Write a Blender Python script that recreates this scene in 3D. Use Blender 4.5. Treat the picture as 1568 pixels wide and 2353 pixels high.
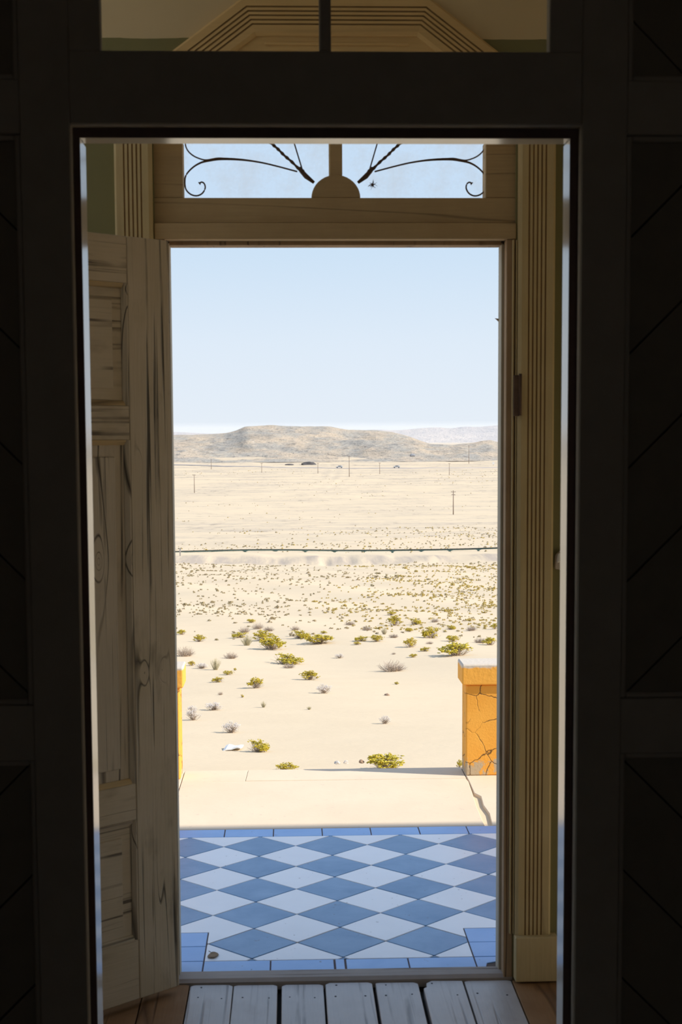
import bpy, bmesh, math, random
from mathutils import Vector, Matrix, noise

for _o in list(bpy.data.objects):
    bpy.data.objects.remove(_o, do_unlink=True)
SC = bpy.context.scene
COL = SC.collection

# ------------------------------------------------------------------ camera
EYE = 1.61
PITCH, YAW, ROLL = 0.08975, 0.03467, 0.00515
_r = Vector((math.cos(YAW), -math.sin(YAW), 0))
_w = Vector((math.sin(YAW) * math.cos(PITCH), math.cos(YAW) * math.cos(PITCH), -math.sin(PITCH)))
_u = _r.cross(_w)
_R = _r * math.cos(ROLL) - _u * math.sin(ROLL)
_U = _u * math.cos(ROLL) + _r * math.sin(ROLL)
cam_data = bpy.data.cameras.new('camera')
cam = bpy.data.objects.new('camera', cam_data)
COL.objects.link(cam)
cam.matrix_world = Matrix(((_R.x, _U.x, -_w.x, 0), (_R.y, _U.y, -_w.y, 0), (_R.z, _U.z, -_w.z, EYE), (0, 0, 0, 1)))
cam_data.sensor_fit = 'VERTICAL'
cam_data.sensor_height = 36.0
cam_data.sensor_width = 24.0
cam_data.lens = 3438.0 / 2353.0 * 36.0
cam_data.shift_y = 133.25 / 2353.0
cam_data.clip_start = 0.05
cam_data.clip_end = 20000
cam_data.dof.use_dof = True
cam_data.dof.focus_distance = 11.0
cam_data.dof.aperture_fstop = 11.0
SC.camera = cam

# ------------------------------------------------------------------ sky, sun, exposure
SC.view_settings.view_transform = 'Standard'
SC.view_settings.look = 'None'
SC.view_settings.gamma = 1.0
SC.view_settings.use_curve_mapping = False
SC.view_settings.exposure = 0.0
world = bpy.data.worlds.new('desert_sky')
SC.world = world
world.use_nodes = True
wn = world.node_tree
wn.nodes.clear()
w_out = wn.nodes.new('ShaderNodeOutputWorld')
w_bg = wn.nodes.new('ShaderNodeBackground')
w_tc = wn.nodes.new('ShaderNodeTexCoord')
w_sep = wn.nodes.new('ShaderNodeSeparateXYZ')
w_ramp = wn.nodes.new('ShaderNodeValToRGB')
wn.links.new(w_tc.outputs['Generated'], w_sep.inputs[0])
wn.links.new(w_sep.outputs['Z'], w_ramp.inputs[0])
wn.links.new(w_ramp.outputs[0], w_bg.inputs[0])
wn.links.new(w_bg.outputs[0], w_out.inputs[0])
_e = w_ramp.color_ramp.elements
_e[0].position = 0.0
_e[0].color = (0.80, 0.865, 0.94, 1)
_e[1].position = 1.0
_e[1].color = (0.33, 0.49, 0.82, 1)
for _p, _c in ((0.06, (0.735, 0.835, 0.945, 1)), (0.125, (0.605, 0.76, 0.925, 1)), (0.3, (0.54, 0.71, 0.93, 1)), (0.55, (0.45, 0.62, 0.91, 1))):
    _k = _e.new(_p)
    _k.color = _c
w_bg.inputs[1].default_value = 1.0
SUN_EL, SUN_A = math.radians(34.6), math.radians(14.0)
SUN_DIR = Vector((-math.cos(SUN_EL) * math.cos(SUN_A), math.cos(SUN_EL) * math.sin(SUN_A), -math.sin(SUN_EL)))
sun_d = bpy.data.lights.new('sun', 'SUN')
sun_d.energy = 6.0
sun_d.angle = math.radians(0.53)
sun_d.color = (1.0, 0.93, 0.82)
sun = bpy.data.objects.new('sun', sun_d)
COL.objects.link(sun)
sun.location = (40, -8, 30)
sun.rotation_euler = SUN_DIR.to_track_quat('-Z', 'Y').to_euler()
SC.cycles.diffuse_bounces = 5
SC.cycles.max_bounces = 8
SC.cycles.volume_bounces = 1
SC.cycles.transparent_max_bounces = 16

# ------------------------------------------------------------------ node materials
MATS = {}


class NT:
    def __init__(s, name):
        s.m = bpy.data.materials.new(name)
        s.m.use_nodes = True
        s.t = s.m.node_tree
        s.t.nodes.clear()
        s.out = s.n('OutputMaterial')
        MATS[name] = s.m

    def n(s, kind, **kw):
        nd = s.t.nodes.new('ShaderNode' + kind)
        for k, v in kw.items():
            setattr(nd, k, v)
        return nd

    def l(s, a, b):
        s.t.links.new(a, b)

    def coord(s, scale=(1, 1, 1), which='Object', rand=True):
        tc = s.n('TexCoord')
        mp = s.n('Mapping')
        mp.inputs['Scale'].default_value = scale
        s.l(tc.outputs[which], mp.inputs[0])
        if rand:
            oi = s.n('ObjectInfo')
            ml = s.n('Math', operation='MULTIPLY')
            ml.inputs[1].default_value = 37.0
            s.l(oi.outputs['Random'], ml.inputs[0])
            cb = s.n('CombineXYZ')
            for i in range(3):
                s.l(ml.outputs[0], cb.inputs[i])
            s.l(cb.outputs[0], mp.inputs['Location'])
        return mp.outputs[0]

    def noise(s, vec, scale, detail=3, rough=0.5, dist=0.0):
        nz = s.n('TexNoise')
        nz.inputs['Scale'].default_value = scale
        nz.inputs['Detail'].default_value = detail
        nz.inputs['Roughness'].default_value = rough
        nz.inputs['Distortion'].default_value = dist
        s.l(vec, nz.inputs['Vector'])
        return nz.outputs[0]

    def ramp(s, fac, stops):
        r = s.n('ValToRGB')
        e = r.color_ramp.elements
        while len(e) < len(stops):
            e.new(0.5)
        for i, (p, c) in enumerate(stops):
            e[i].position = p
            e[i].color = c if len(c) == 4 else (*c, 1)
        s.l(fac, r.inputs[0])
        return r.outputs[0]

    def mix(s, fac, a, b, mode='MIX'):
        m = s.n('Mix', data_type='RGBA', blend_type=mode)
        for sock, v in ((m.inputs[0], fac), (m.inputs[6], a), (m.inputs[7], b)):
            if hasattr(v, 'is_linked') or hasattr(v, 'node'):
                s.l(v, sock)
            elif isinstance(v, (int, float)):
                sock.default_value = v
            else:
                sock.default_value = (*v, 1) if len(v) == 3 else v
        return m.outputs[2]

    def math(s, op, a, b=0.0, c=0.0):
        m = s.n('Math', operation=op)
        for i, v in enumerate((a, b, c)):
            if hasattr(v, 'node'):
                s.l(v, m.inputs[i])
            else:
                m.inputs[i].default_value = v
        return m.outputs[0]

    def finish(s, color, rough=0.7, bump=None, bstr=0.3, bdist=0.01, spec=0.3, metal=0.0):
        b = s.n('BsdfPrincipled')
        for sock, v in ((b.inputs['Base Color'], color), (b.inputs['Roughness'], rough)):
            if hasattr(v, 'node'):
                s.l(v, sock)
            else:
                sock.default_value = (*v, 1) if isinstance(v, tuple) else v
        b.inputs['Specular IOR Level'].default_value = spec
        b.inputs['Metallic'].default_value = metal
        if bump is not None:
            bp = s.n('Bump')
            bp.inputs['Strength'].default_value = bstr
            bp.inputs['Distance'].default_value = bdist
            s.l(bump, bp.inputs['Height'])
            s.l(bp.outputs[0], b.inputs['Normal'])
        s.l(b.outputs[0], s.out.inputs[0])
        return s.m


def grain_mat(name, base, alt, line, axis='Z', freq=9.0, lines=5.0, width=0.10, rough=0.75, amount=1.0, stretch=0.055, knots=(), cover=0.40, cracks=0.0, grime=0.0, spec=0.2):
    """Painted or bare timber: long grain cracks that are contour lines of a stretched noise."""
    t = NT(name)
    sc = {'X': (stretch, 1, 1), 'Y': (1, stretch, 1), 'Z': (1, 1, stretch)}[axis]
    v = t.coord(sc)
    n1 = t.noise(v, freq, 1.5, 0.45, 0.25)
    if knots:
        so = t.n('SeparateXYZ')
        t.l(t.coord(rand=False), so.inputs[0])
        for kx, kz, wx, wz, am in knots:
            dx = t.math('DIVIDE', t.math('SUBTRACT', so.outputs['X'], kx), wx)
            dz = t.math('DIVIDE', t.math('SUBTRACT', so.outputs['Z'], kz), wz)
            r2 = t.math('ADD', t.math('MULTIPLY', dx, dx), t.math('MULTIPLY', dz, dz))
            n1 = t.math('ADD', n1, t.math('DIVIDE', am, t.math('ADD', r2, 1.0)))
    fr = t.math('FRACT', t.math('MULTIPLY', n1, lines))
    d = t.math('ABSOLUTE', t.math('SUBTRACT', fr, 0.5))
    v2 = t.coord({'X': (.5, 2, 2), 'Y': (2, .5, 2), 'Z': (2, 2, .5)}[axis])
    pres = t.ramp(t.noise(v2, 4.0, 2), [(cover, (0, 0, 0)), (cover + 0.2, (1, 1, 1))])
    ln = t.ramp(d, [(0.0, (1, 1, 1)), (width, (0, 0, 0))])
    lnm = t.math('MULTIPLY', t.math('MULTIPLY', ln, pres), amount)
    if cracks:
        vc = t.coord({'X': (.016, 1, 1), 'Y': (1, .016, 1), 'Z': (1, 1, .016)}[axis])
        cr = t.ramp(t.noise(vc, 55.0, 2.5, 0.55), [(0.575, (0, 0, 0)), (0.65, (1, 1, 1))])
        vb = t.coord({'X': (.2, 1, 1), 'Y': (1, .2, 1), 'Z': (1, 1, .2)}[axis])
        cr = t.math('MULTIPLY', cr, t.ramp(t.noise(vb, 14.0, 3), [(0.42, (0, 0, 0)), (0.55, (1, 1, 1))]))
        lnm = t.math('MAXIMUM', lnm, t.math('MULTIPLY', cr, cracks))
    fine = t.noise(t.coord({'X': (.05, 1, 1), 'Y': (1, .05, 1), 'Z': (1, 1, .05)}[axis]), 160.0, 2)
    blot = t.noise(t.coord(), 6.0, 4, 0.6)
    c = t.mix(t.ramp(blot, [(0.35, (0, 0, 0)), (0.7, (1, 1, 1))]), base, alt)
    c = t.mix(t.math('MULTIPLY', fine, 0.35), c, tuple(x * 0.55 for x in base))
    if grime:
        gv = t.coord({'X': (.35, 1, 1), 'Y': (1, .35, 1), 'Z': (1, 1, .35)}[axis])
        c = t.mix(t.math('MULTIPLY', t.ramp(t.noise(gv, 11.0, 4, 0.6), [(0.56, (0, 0, 0)), (0.74, (1, 1, 1))]), grime), c, tuple(x * 2.2 for x in line))
    c = t.mix(lnm, c, line)
    h = t.math('SUBTRACT', t.math('MULTIPLY', fine, 0.25), lnm)
    return t.finish(c, rough, h, 0.6 if spec < .5 else .3, 0.004, spec)


def flat_mat(name, a, b, scale=8.0, rough=0.7, bump=0.15, bdist=0.004, spec=0.3, detail=4, metal=0.0, bscale=None):
    t = NT(name)
    v = t.coord()
    n1 = t.noise(v, scale, detail, 0.6)
    c = t.mix(t.ramp(n1, [(0.3, (0, 0, 0)), (0.72, (1, 1, 1))]), a, b)
    h = t.noise(v, bscale or scale * 6, 3) if bump else None
    return t.finish(c, rough, h, bump, bdist, spec, metal)


# timber
grain_mat('leaf_wood', (0.60, 0.495, 0.345), (0.52, 0.425, 0.28), (0.045, 0.036, 0.024), 'Z', 12.0, 6.0, 0.05, cover=0.42, amount=0.85, stretch=0.022, cracks=0.9, grime=0.5,
          knots=((-.024, -.134, .010, .024, .26), (.036, -.135, .007, .020, .22), (.043, .443, .006, .02, .2), (-.002, -.66, .013, .22, .22)))
grain_mat('leaf_wood_cross', (0.60, 0.495, 0.345), (0.53, 0.43, 0.28), (0.07, 0.05, 0.033), 'X', 13.0, 5.0, 0.05, amount=0.6, cover=0.44, stretch=0.03, cracks=0.8, grime=0.35)
grain_mat('leaf_panel_wood', (0.58, 0.485, 0.35), (0.51, 0.425, 0.30), (0.05, 0.036, 0.025), 'Z', 9.0, 5.0, 0.09, cover=0.33, stretch=0.03, cracks=0.7, grime=0.3, knots=((-.013, .149, .010, .020, .45), (-.016, .16, .022, .10, .3)))
grain_mat('leaf_bead_wood', (0.56, 0.39, 0.18), (0.48, 0.35, 0.18), (0.08, 0.05, 0.025), 'X', 8, 4, 0.08, amount=0.6)
grain_mat('casing_wood', (0.64, 0.51, 0.275), (0.59, 0.46, 0.235), (0.25, 0.16, 0.06), 'Z', 5.0, 3.5, 0.05, amount=0.3)
grain_mat('casing_wood_cross', (0.82, 0.57, 0.27), (0.76, 0.52, 0.235), (0.28, 0.16, 0.06), 'X', 5.0, 3.5, 0.05, amount=0.45)
flat_mat('groove_dark', (0.36, 0.23, 0.095), (0.31, 0.19, 0.075), 12, 0.8, 0)
grain_mat('frame_wood', (0.56, 0.41, 0.22), (0.49, 0.35, 0.18), (0.09, 0.06, 0.035), 'X', 7.0, 4.0, 0.04, amount=0.5)
grain_mat('jamb_wood', (0.48, 0.33, 0.19), (0.38, 0.25, 0.14), (0.10, 0.06, 0.04), 'Z', 11.0, 5.0, 0.09, amount=0.8)
grain_mat('jamb_pale', (0.60, 0.55, 0.43), (0.52, 0.46, 0.34), (0.2, 0.15, 0.1), 'Z', 8.0, 3.0, 0.06, amount=0.6)
grain_mat('plank_grey', (0.60, 0.56, 0.53), (0.52, 0.48, 0.45), (0.13, 0.105, 0.09), 'Y', 12.0, 5.0, 0.05, amount=0.35, cover=0.42, stretch=0.03, cracks=0.75, grime=0.3, rough=0.42, spec=0.7)
grain_mat('plank_brown', (0.36, 0.20, 0.09), (0.28, 0.14, 0.055), (0.08, 0.04, 0.02), 'Y', 9.0, 6.0, 0.09, amount=0.7)
grain_mat('threshold_wood', (0.44, 0.38, 0.33), (0.36, 0.31, 0.27), (0.13, 0.10, 0.08), 'X', 9.0, 5.0, 0.06, amount=0.4, stretch=0.03, cracks=0.8)
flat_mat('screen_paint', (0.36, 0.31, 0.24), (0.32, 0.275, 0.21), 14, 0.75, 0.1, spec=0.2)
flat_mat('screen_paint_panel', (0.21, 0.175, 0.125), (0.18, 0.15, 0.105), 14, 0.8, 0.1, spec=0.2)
flat_mat('doorway_paint', (0.66, 0.62, 0.53), (0.58, 0.53, 0.43), 9, 0.16, 0.02, spec=0.9)
flat_mat('doorway_edge_paint', (0.80, 0.72, 0.58), (0.62, 0.54, 0.42), 20, 0.22, 0.02, spec=0.9)
flat_mat('rebate_shade', (0.13, 0.085, 0.07), (0.10, 0.065, 0.055), 20, 0.8, 0.1, spec=0.1)  # shade on the jamb front put into the colour
flat_mat('rust_iron', (0.15, 0.095, 0.065), (0.09, 0.055, 0.04), 40, 0.8, 0.3, 0.002)
flat_mat('dark_void', (0.03, 0.024, 0.018), (0.02, 0.016, 0.012), 10, 0.9, 0)
flat_mat('nail_dark', (0.03, 0.025, 0.03), (0.02, 0.02, 0.02), 10, 0.7, 0)
# plaster
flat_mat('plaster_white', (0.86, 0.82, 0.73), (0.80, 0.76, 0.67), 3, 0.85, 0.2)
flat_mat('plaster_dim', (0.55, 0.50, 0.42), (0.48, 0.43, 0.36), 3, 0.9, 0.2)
t = NT('vestibule_wall')
geo = t.n('NewGeometry')
sp = t.n('SeparateXYZ')
t.l(geo.outputs['Position'], sp.inputs[0])
wob = t.noise(geo.outputs['Position'], 9.0, 3)
zz = t.math('ADD', sp.outputs['Z'], t.math('MULTIPLY', t.math('SUBTRACT', wob, 0.5), 0.012))
dado = t.math('GREATER_THAN', zz, 2.715)
bl = t.noise(geo.outputs['Position'], 3.0, 4, 0.6)
green = t.mix(bl, (0.255, 0.23, 0.105), (0.205, 0.19, 0.085))
cream = t.mix(bl, (0.74, 0.59, 0.37), (0.66, 0.52, 0.31))
t.finish(t.mix(dado, green, cream), 0.85, t.noise(geo.outputs['Position'], 30, 4), 0.15, 0.004)
# porch tiles and concrete
for nm, a, b in (('tile_blue', (0.17, 0.33, 0.53), (0.13, 0.27, 0.45)), ('tile_white', (0.95, 0.95, 0.95), (0.92, 0.92, 0.92)), ('tile_border_blue', (0.27, 0.49, 0.84), (0.24, 0.45, 0.78))):
    t = NT(nm)
    v = t.coord()
    n1 = t.noise(v, 7.0, 5, 0.65, 0.4)
    oi = t.n('ObjectInfo')
    c = t.mix(t.ramp(n1, [(0.3, (0, 0, 0)), (0.7, (1, 1, 1))]), a, b)
    c = t.mix(t.math('MULTIPLY', oi.outputs['Random'], 0.22), c, tuple(x * (0.72 if nm == 'tile_blue' else 0.9) for x in a))
    spk = t.ramp(t.noise(v, 55.0, 2), [(0.735, (0, 0, 0)), (0.76, (1, 1, 1))])
    c = t.mix(t.math('MULTIPLY', spk, 0.6), c, (0.10, 0.07, 0.06))
    rg = t.ramp(n1, [(0.3, (0.36, 0.36, 0.36)), (0.7, (0.46, 0.46, 0.46))])
    t.finish(c, rg, t.noise(v, 25, 3), 0.04, 0.002, 0.7)
flat_mat('grout', (0.16, 0.115, 0.09), (0.11, 0.08, 0.07), 30, 0.9, 0.2)
t = NT('concrete')
v = t.coord(rand=False, which='Object')
n1 = t.noise(v, 2.2, 6, 0.65)
n2 = t.noise(v, 30, 4, 0.7)
c = t.mix(t.ramp(n1, [(0.3, (0, 0, 0)), (0.7, (1, 1, 1))]), (0.73, 0.60, 0.445), (0.67, 0.545, 0.40))
c = t.mix(t.ramp(n2, [(0.62, (0, 0, 0)), (0.8, (1, 1, 1))]), c, (0.50, 0.42, 0.34))
t.finish(c, 0.85, n2, 0.25, 0.004)
flat_mat('concrete_edge', (0.40, 0.36, 0.33), (0.33, 0.30, 0.28), 12, 0.9, 0.3)
# ochre lime plaster with hairline cracks and patches where the paint has flaked off
t = NT('ochre_plaster')
v = t.coord(which='Object', rand=False)
dn = t.n('TexNoise')
dn.inputs['Scale'].default_value = 14.0
dn.inputs['Detail'].default_value = 3
t.l(v, dn.inputs['Vector'])
vm = t.n('VectorMath', operation='MULTIPLY_ADD')
t.l(dn.outputs[1], vm.inputs[0])
vm.inputs[1].default_value = (0.05, 0.05, 0.05)
t.l(v, vm.inputs[2])
vo = t.n('TexVoronoi', feature='DISTANCE_TO_EDGE')
vo.inputs['Scale'].default_value = 7.5
t.l(vm.outputs[0], vo.inputs['Vector'])
crack = t.ramp(vo.outputs['Distance'], [(0.0, (1, 1, 1)), (0.022, (0, 0, 0))])
crk = t.math('MULTIPLY', crack, t.ramp(t.noise(v, 4.0, 2), [(0.36, (0, 0, 0)), (0.46, (1, 1, 1))]))
n1 = t.noise(v, 5.0, 5, 0.65)
spz = t.n('SeparateXYZ')
t.l(v, spz.inputs[0])
low = t.ramp(t.math('ADD', t.math('MULTIPLY', spz.outputs['Z'], -1.25), t.noise(v, 8.0, 6, 0.7)), [(0.46, (0, 0, 0)), (0.49, (1, 1, 1))])
fine = t.noise(v, 90, 4, 0.7)
c = t.mix(t.ramp(n1, [(0.3, (0, 0, 0)), (0.7, (1, 1, 1))]), (0.86, 0.42, 0.07), (0.80, 0.36, 0.05))
c = t.mix(low, c, t.mix(fine, (0.62, 0.50, 0.34), (0.40, 0.30, 0.19)))
c = t.mix(crk, c, (0.10, 0.055, 0.025))
hgt = t.math('SUBTRACT', t.math('MULTIPLY', fine, 0.5), crk)
t.finish(c, 0.85, hgt, 0.5, 0.006)
t = NT('ochre_coping')
v = t.coord(which='Object', rand=False)
spz = t.n('SeparateXYZ')
t.l(v, spz.inputs[0])
n1 = t.noise(v, 11.0, 6, 0.7)
geo = t.n('NewGeometry')
spn = t.n('SeparateXYZ')
t.l(geo.outputs['Normal'], spn.inputs[0])
topw = t.ramp(t.math('ADD', t.math('ADD', spz.outputs['Z'], t.math('MULTIPLY', n1, 0.06)), t.math('MULTIPLY', t.noise(v, 3.0, 3), 0.05)), [(0.140, (0, 0, 0)), (0.146, (1, 1, 1))])
c = t.mix(n1, (0.88, 0.44, 0.08), (0.82, 0.39, 0.06))
c = t.mix(topw, c, t.mix(t.noise(v, 40, 4), (0.66, 0.58, 0.48), (0.56, 0.49, 0.41)))
t.finish(c, 0.85, t.noise(v, 60, 4), 0.4, 0.005)
flat_mat('house_render', (0.86, 0.82, 0.74), (0.80, 0.76, 0.68), 2, 0.9, 0.2)
# desert
t = NT('sand')
geo = t.n('NewGeometry')
pos = geo.outputs['Position']
n1 = t.noise(pos, 0.05, 4, 0.6)
n2 = t.noise(pos, 0.9, 5, 0.6)
n3 = t.noise(pos, 9.0, 4, 0.6)
c = t.mix(t.ramp(n2, [(0.3, (0, 0, 0)), (0.72, (1, 1, 1))]), (0.70, 0.562, 0.385), (0.665, 0.53, 0.36))
c = t.mix(t.ramp(n1, [(0.4, (0, 0, 0)), (0.7, (0.6, 0.6, 0.6))]), c, (0.655, 0.535, 0.375))
spk = t.ramp(n3, [(0.70, (0, 0, 0)), (0.76, (1, 1, 1))])
c = t.mix(t.math('MULTIPLY', spk, 0.22), c, (0.42, 0.34, 0.26))
spy = t.n('SeparateXYZ')
t.l(pos, spy.inputs[0])
mps = t.n('Mapping')
mps.inputs['Scale'].default_value = (0.016, 0.03, 0.4)
t.l(pos, mps.inputs[0])
streak = t.noise(mps.outputs[0], 1.6, 7, 0.68)
mps2 = t.n('Mapping')
mps2.inputs['Scale'].default_value = (0.25, 0.10, 0.4)
t.l(pos, mps2.inputs[0])
grit = t.noise(mps2.outputs[0], 1.2, 5, 0.75)
farm = t.ramp(t.math('DIVIDE', spy.outputs['Y'], 1400.0), [(0.14, (0, 0, 0)), (0.22, (1, 1, 1)), (0.36, (0.5, 0.5, 0.5)), (0.52, (0.75, 0.75, 0.75)), (0.70, (1, 1, 1))])
stony = t.math('MULTIPLY', farm, t.ramp(streak, [(0.44, (0, 0, 0)), (0.60, (1, 1, 1))]))
c = t.mix(t.math('MULTIPLY', stony, 0.9), c, (0.54, 0.445, 0.33))
c = t.mix(t.math('MULTIPLY', stony, t.ramp(grit, [(0.52, (0, 0, 0)), (0.64, (0.9, 0.9, 0.9))])), c, (0.33, 0.27, 0.21))
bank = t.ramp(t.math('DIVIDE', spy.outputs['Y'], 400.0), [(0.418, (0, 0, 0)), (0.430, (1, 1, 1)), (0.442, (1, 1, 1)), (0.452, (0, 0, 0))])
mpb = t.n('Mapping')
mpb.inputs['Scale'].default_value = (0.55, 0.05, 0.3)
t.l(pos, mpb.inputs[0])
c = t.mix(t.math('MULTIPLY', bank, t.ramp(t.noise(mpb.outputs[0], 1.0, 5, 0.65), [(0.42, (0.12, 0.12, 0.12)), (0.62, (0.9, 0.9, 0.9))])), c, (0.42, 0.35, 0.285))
hb = t.math('ADD', t.math('MULTIPLY', n2, 1.0), t.math('MULTIPLY', n3, 0.25))
t.finish(c, 0.95, hb, 0.25, 0.06, 0.1)
for nm, a, b, dk, sc_ in (('hill_rock', (0.60, 0.485, 0.36), (0.45, 0.41, 0.35), (0.20, 0.185, 0.165), 0.026), ('far_hill_rock', (0.50, 0.43, 0.38), (0.38, 0.34, 0.33), (0.3, 0.28, 0.28), 0.002)):
    t = NT(nm)
    geo = t.n('NewGeometry')
    mp = t.n('Mapping')
    mp.inputs['Scale'].default_value = (1.0, 0.30, 4.0)
    mp.inputs['Rotation'].default_value = (0, 0.1, 0)
    t.l(geo.outputs['Position'], mp.inputs[0])
    n1 = t.noise(mp.outputs[0], sc_, 8, 0.72)
    n2 = t.noise(mp.outputs[0], sc_ * 7, 6, 0.75)
    c = t.mix(t.ramp(n1, [(0.42, (0, 0, 0)), (0.58, (1, 1, 1))]), a, b)
    c = t.mix(t.ramp(n2, [(0.53, (0, 0, 0)), (0.66, (0.8, 0.8, 0.8))]), c, dk)
    c = t.mix(t.ramp(n2, [(0.30, (0.7, 0.7, 0.7)), (0.40, (0, 0, 0))]), c, (0.68, 0.62, 0.52))
    t.finish(c, 0.95, n2, 0.8, 4.0 if nm == 'hill_rock' else 30.0, 0.05)
flat_mat('road_gravel', (0.50, 0.43, 0.36), (0.45, 0.38, 0.32), 0.4, 0.9, 0)
# plants
def leaf_mat(name, c1, c2, c3):
    t = NT(name)
    v = t.coord()
    n1 = t.noise(v, 4.5, 3)
    oi = t.n('ObjectInfo')
    c = t.mix(t.ramp(n1, [(0.35, (0, 0, 0)), (0.65, (1, 1, 1))]), c1, c2)
    c = t.mix(t.math('MULTIPLY', oi.outputs['Random'], 0.6), c, c3)
    return t.finish(c, 0.6, None, spec=0.2)


leaf_mat('bush_leaf', (0.60, 0.46, 0.04), (0.34, 0.29, 0.035), (0.52, 0.37, 0.045))
leaf_mat('silver_leaf', (0.84, 0.78, 0.72), (0.60, 0.54, 0.49), (0.72, 0.66, 0.61))
leaf_mat('twig_grey', (0.48, 0.39, 0.31), (0.36, 0.29, 0.23), (0.54, 0.44, 0.35))
leaf_mat('grass_pale', (0.50, 0.46, 0.30), (0.40, 0.34, 0.20), (0.46, 0.40, 0.28))
leaf_mat('tuft_brown', (0.36, 0.27, 0.15), (0.26, 0.195, 0.11), (0.32, 0.27, 0.13))
leaf_mat('tuft_mustard', (0.47, 0.34, 0.07), (0.32, 0.24, 0.06), (0.40, 0.28, 0.08))
# odds and ends
flat_mat('pipe_teal', (0.07, 0.13, 0.12), (0.05, 0.09, 0.085), 2, 0.6, 0)
flat_mat('pipe_dark', (0.06, 0.05, 0.04), (0.04, 0.035, 0.03), 2, 0.8, 0)
flat_mat('pole_wood', (0.24, 0.175, 0.135), (0.19, 0.135, 0.105), 1, 0.9, 0)
flat_mat('car_paint', (0.52, 0.53, 0.55), (0.48, 0.49, 0.51), 1, 0.3, 0, spec=0.5)
flat_mat('car_glass', (0.04, 0.05, 0.06), (0.03, 0.04, 0.05), 1, 0.1, 0, spec=0.6)
flat_mat('tyre', (0.03, 0.03, 0.03), (0.02, 0.02, 0.02), 1, 0.8, 0)
flat_mat('white_scrap', (0.80, 0.78, 0.74), (0.72, 0.70, 0.66), 6, 0.8, 0.3)
flat_mat('stone_pale', (0.60, 0.54, 0.47), (0.50, 0.44, 0.38), 9, 0.9, 0.5)
flat_mat('stone_brown', (0.36, 0.24, 0.16), (0.30, 0.20, 0.14), 9, 0.9, 0.5)
flat_mat('rock_grey', (0.30, 0.30, 0.30), (0.24, 0.24, 0.25), 0.5, 0.9, 0.5)
flat_mat('rock_dark', (0.12, 0.11, 0.11), (0.08, 0.075, 0.075), 0.5, 0.9, 0.5)
flat_mat('dry_leaf', (0.30, 0.20, 0.11), (0.22, 0.14, 0.08), 30, 0.8, 0.3)
# glass
t = NT('dusty_glass')
v = t.coord(rand=False)
dst = t.ramp(t.noise(v, 9.0, 6, 0.65), [(0.45, (0.02, 0.02, 0.02)), (0.8, (0.26, 0.26, 0.26))])
tr = t.n('BsdfTransparent')
tr.inputs[0].default_value = (0.99, 0.995, 1.0, 1)
tl = t.n('BsdfTranslucent')
tl.inputs[0].default_value = (0.80, 0.78, 0.74, 1)
mx = t.n('MixShader')
t.l(dst, mx.inputs[0])
t.l(tr.outputs[0], mx.inputs[1])
t.l(tl.outputs[0], mx.inputs[2])
t.l(mx.outputs[0], t.out.inputs[0])
t = NT('clear_glass')
tr = t.n('BsdfTransparent')
tr.inputs[0].default_value = (0.96, 0.97, 0.96, 1)
gl = t.n('BsdfGlossy')
gl.inputs['Roughness'].default_value = 0.03
mx = t.n('MixShader')
mx.inputs[0].default_value = 0.03
t.l(tr.outputs[0], mx.inputs[1])
t.l(gl.outputs[0], mx.inputs[2])
t.l(mx.outputs[0], t.out.inputs[0])

# ------------------------------------------------------------------ mesh helpers (shapes are given in world metres)
WORLDPOS = {}


def empty(name, loc, rotz=0.0, parent=None):
    o = bpy.data.objects.new(name, None)
    o.empty_display_size = 0.1
    COL.objects.link(o)
    o.location = loc
    o.rotation_euler = (0, 0, rotz)
    if parent:
        o.parent = parent
    return o


def tag(o, label=None, cat=None, group=None, kind=None):
    if label:
        o['label'] = label
    if cat:
        o['category'] = cat
    if group:
        o['group'] = group
    if kind:
        o['kind'] = kind
    return o


def wpos(o):
    p = Vector((0, 0, 0))
    while o:
        p = p + o.location
        o = o.parent
    return p


def make_mesh(name, verts, faces, mat, smooth=False, slots=None, bevel=0.0, mats=None):
    me = bpy.data.meshes.new(name)
    me.from_pydata([tuple(v) for v in verts], [], faces)
    if bevel > 0:
        bm = bmesh.new()
        bm.from_mesh(me)
        bmesh.ops.recalc_face_normals(bm, faces=bm.faces)
        es = [e for e in bm.edges if len(e.link_faces) == 2 and e.calc_face_angle(0) > 0.5]
        bmesh.ops.bevel(bm, geom=es, offset=bevel, segments=1, affect='EDGES', clamp_overlap=True)
        bm.to_mesh(me)
        bm.free()
    else:
        bm = bmesh.new()
        bm.from_mesh(me)
        bmesh.ops.recalc_face_normals(bm, faces=bm.faces)
        bm.to_mesh(me)
        bm.free()
    for m in (mats or [mat]):
        me.materials.append(MATS[m])
    if slots and not bevel:
        for p, s in zip(me.polygons, slots):
            p.material_index = s
    if smooth:
        for p in me.polygons:
            p.use_smooth = True
    me.update()
    return me


def add(name, shape, mat, parent=None, smooth=False, bevel=0.0, local=False, base=False, slots=None, mats=None):
    """Link one mesh object. shape = (verts, faces) in world space, or in the parent's space when local."""
    vs, fs = shape
    vs = [Vector(v) for v in vs]
    lo = Vector([min(v[i] for v in vs) for i in range(3)])
    hi = Vector([max(v[i] for v in vs) for i in range(3)])
    c = (lo + hi) / 2
    if base:
        c.z = lo.z
    me = make_mesh(name, [v - c for v in vs], fs, mat, smooth, slots, bevel, mats)
    o = bpy.data.objects.new(name, me)
    COL.objects.link(o)
    if parent:
        o.parent = parent
        o.location = c if local else c - wpos(parent)
    else:
        o.location = c
    return o


def join(*shapes):
    V, F = [], []
    for vs, fs in shapes:
        n = len(V)
        V += list(vs)
        F += [tuple(i + n for i in f) for f in fs]
    return V, F


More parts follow.
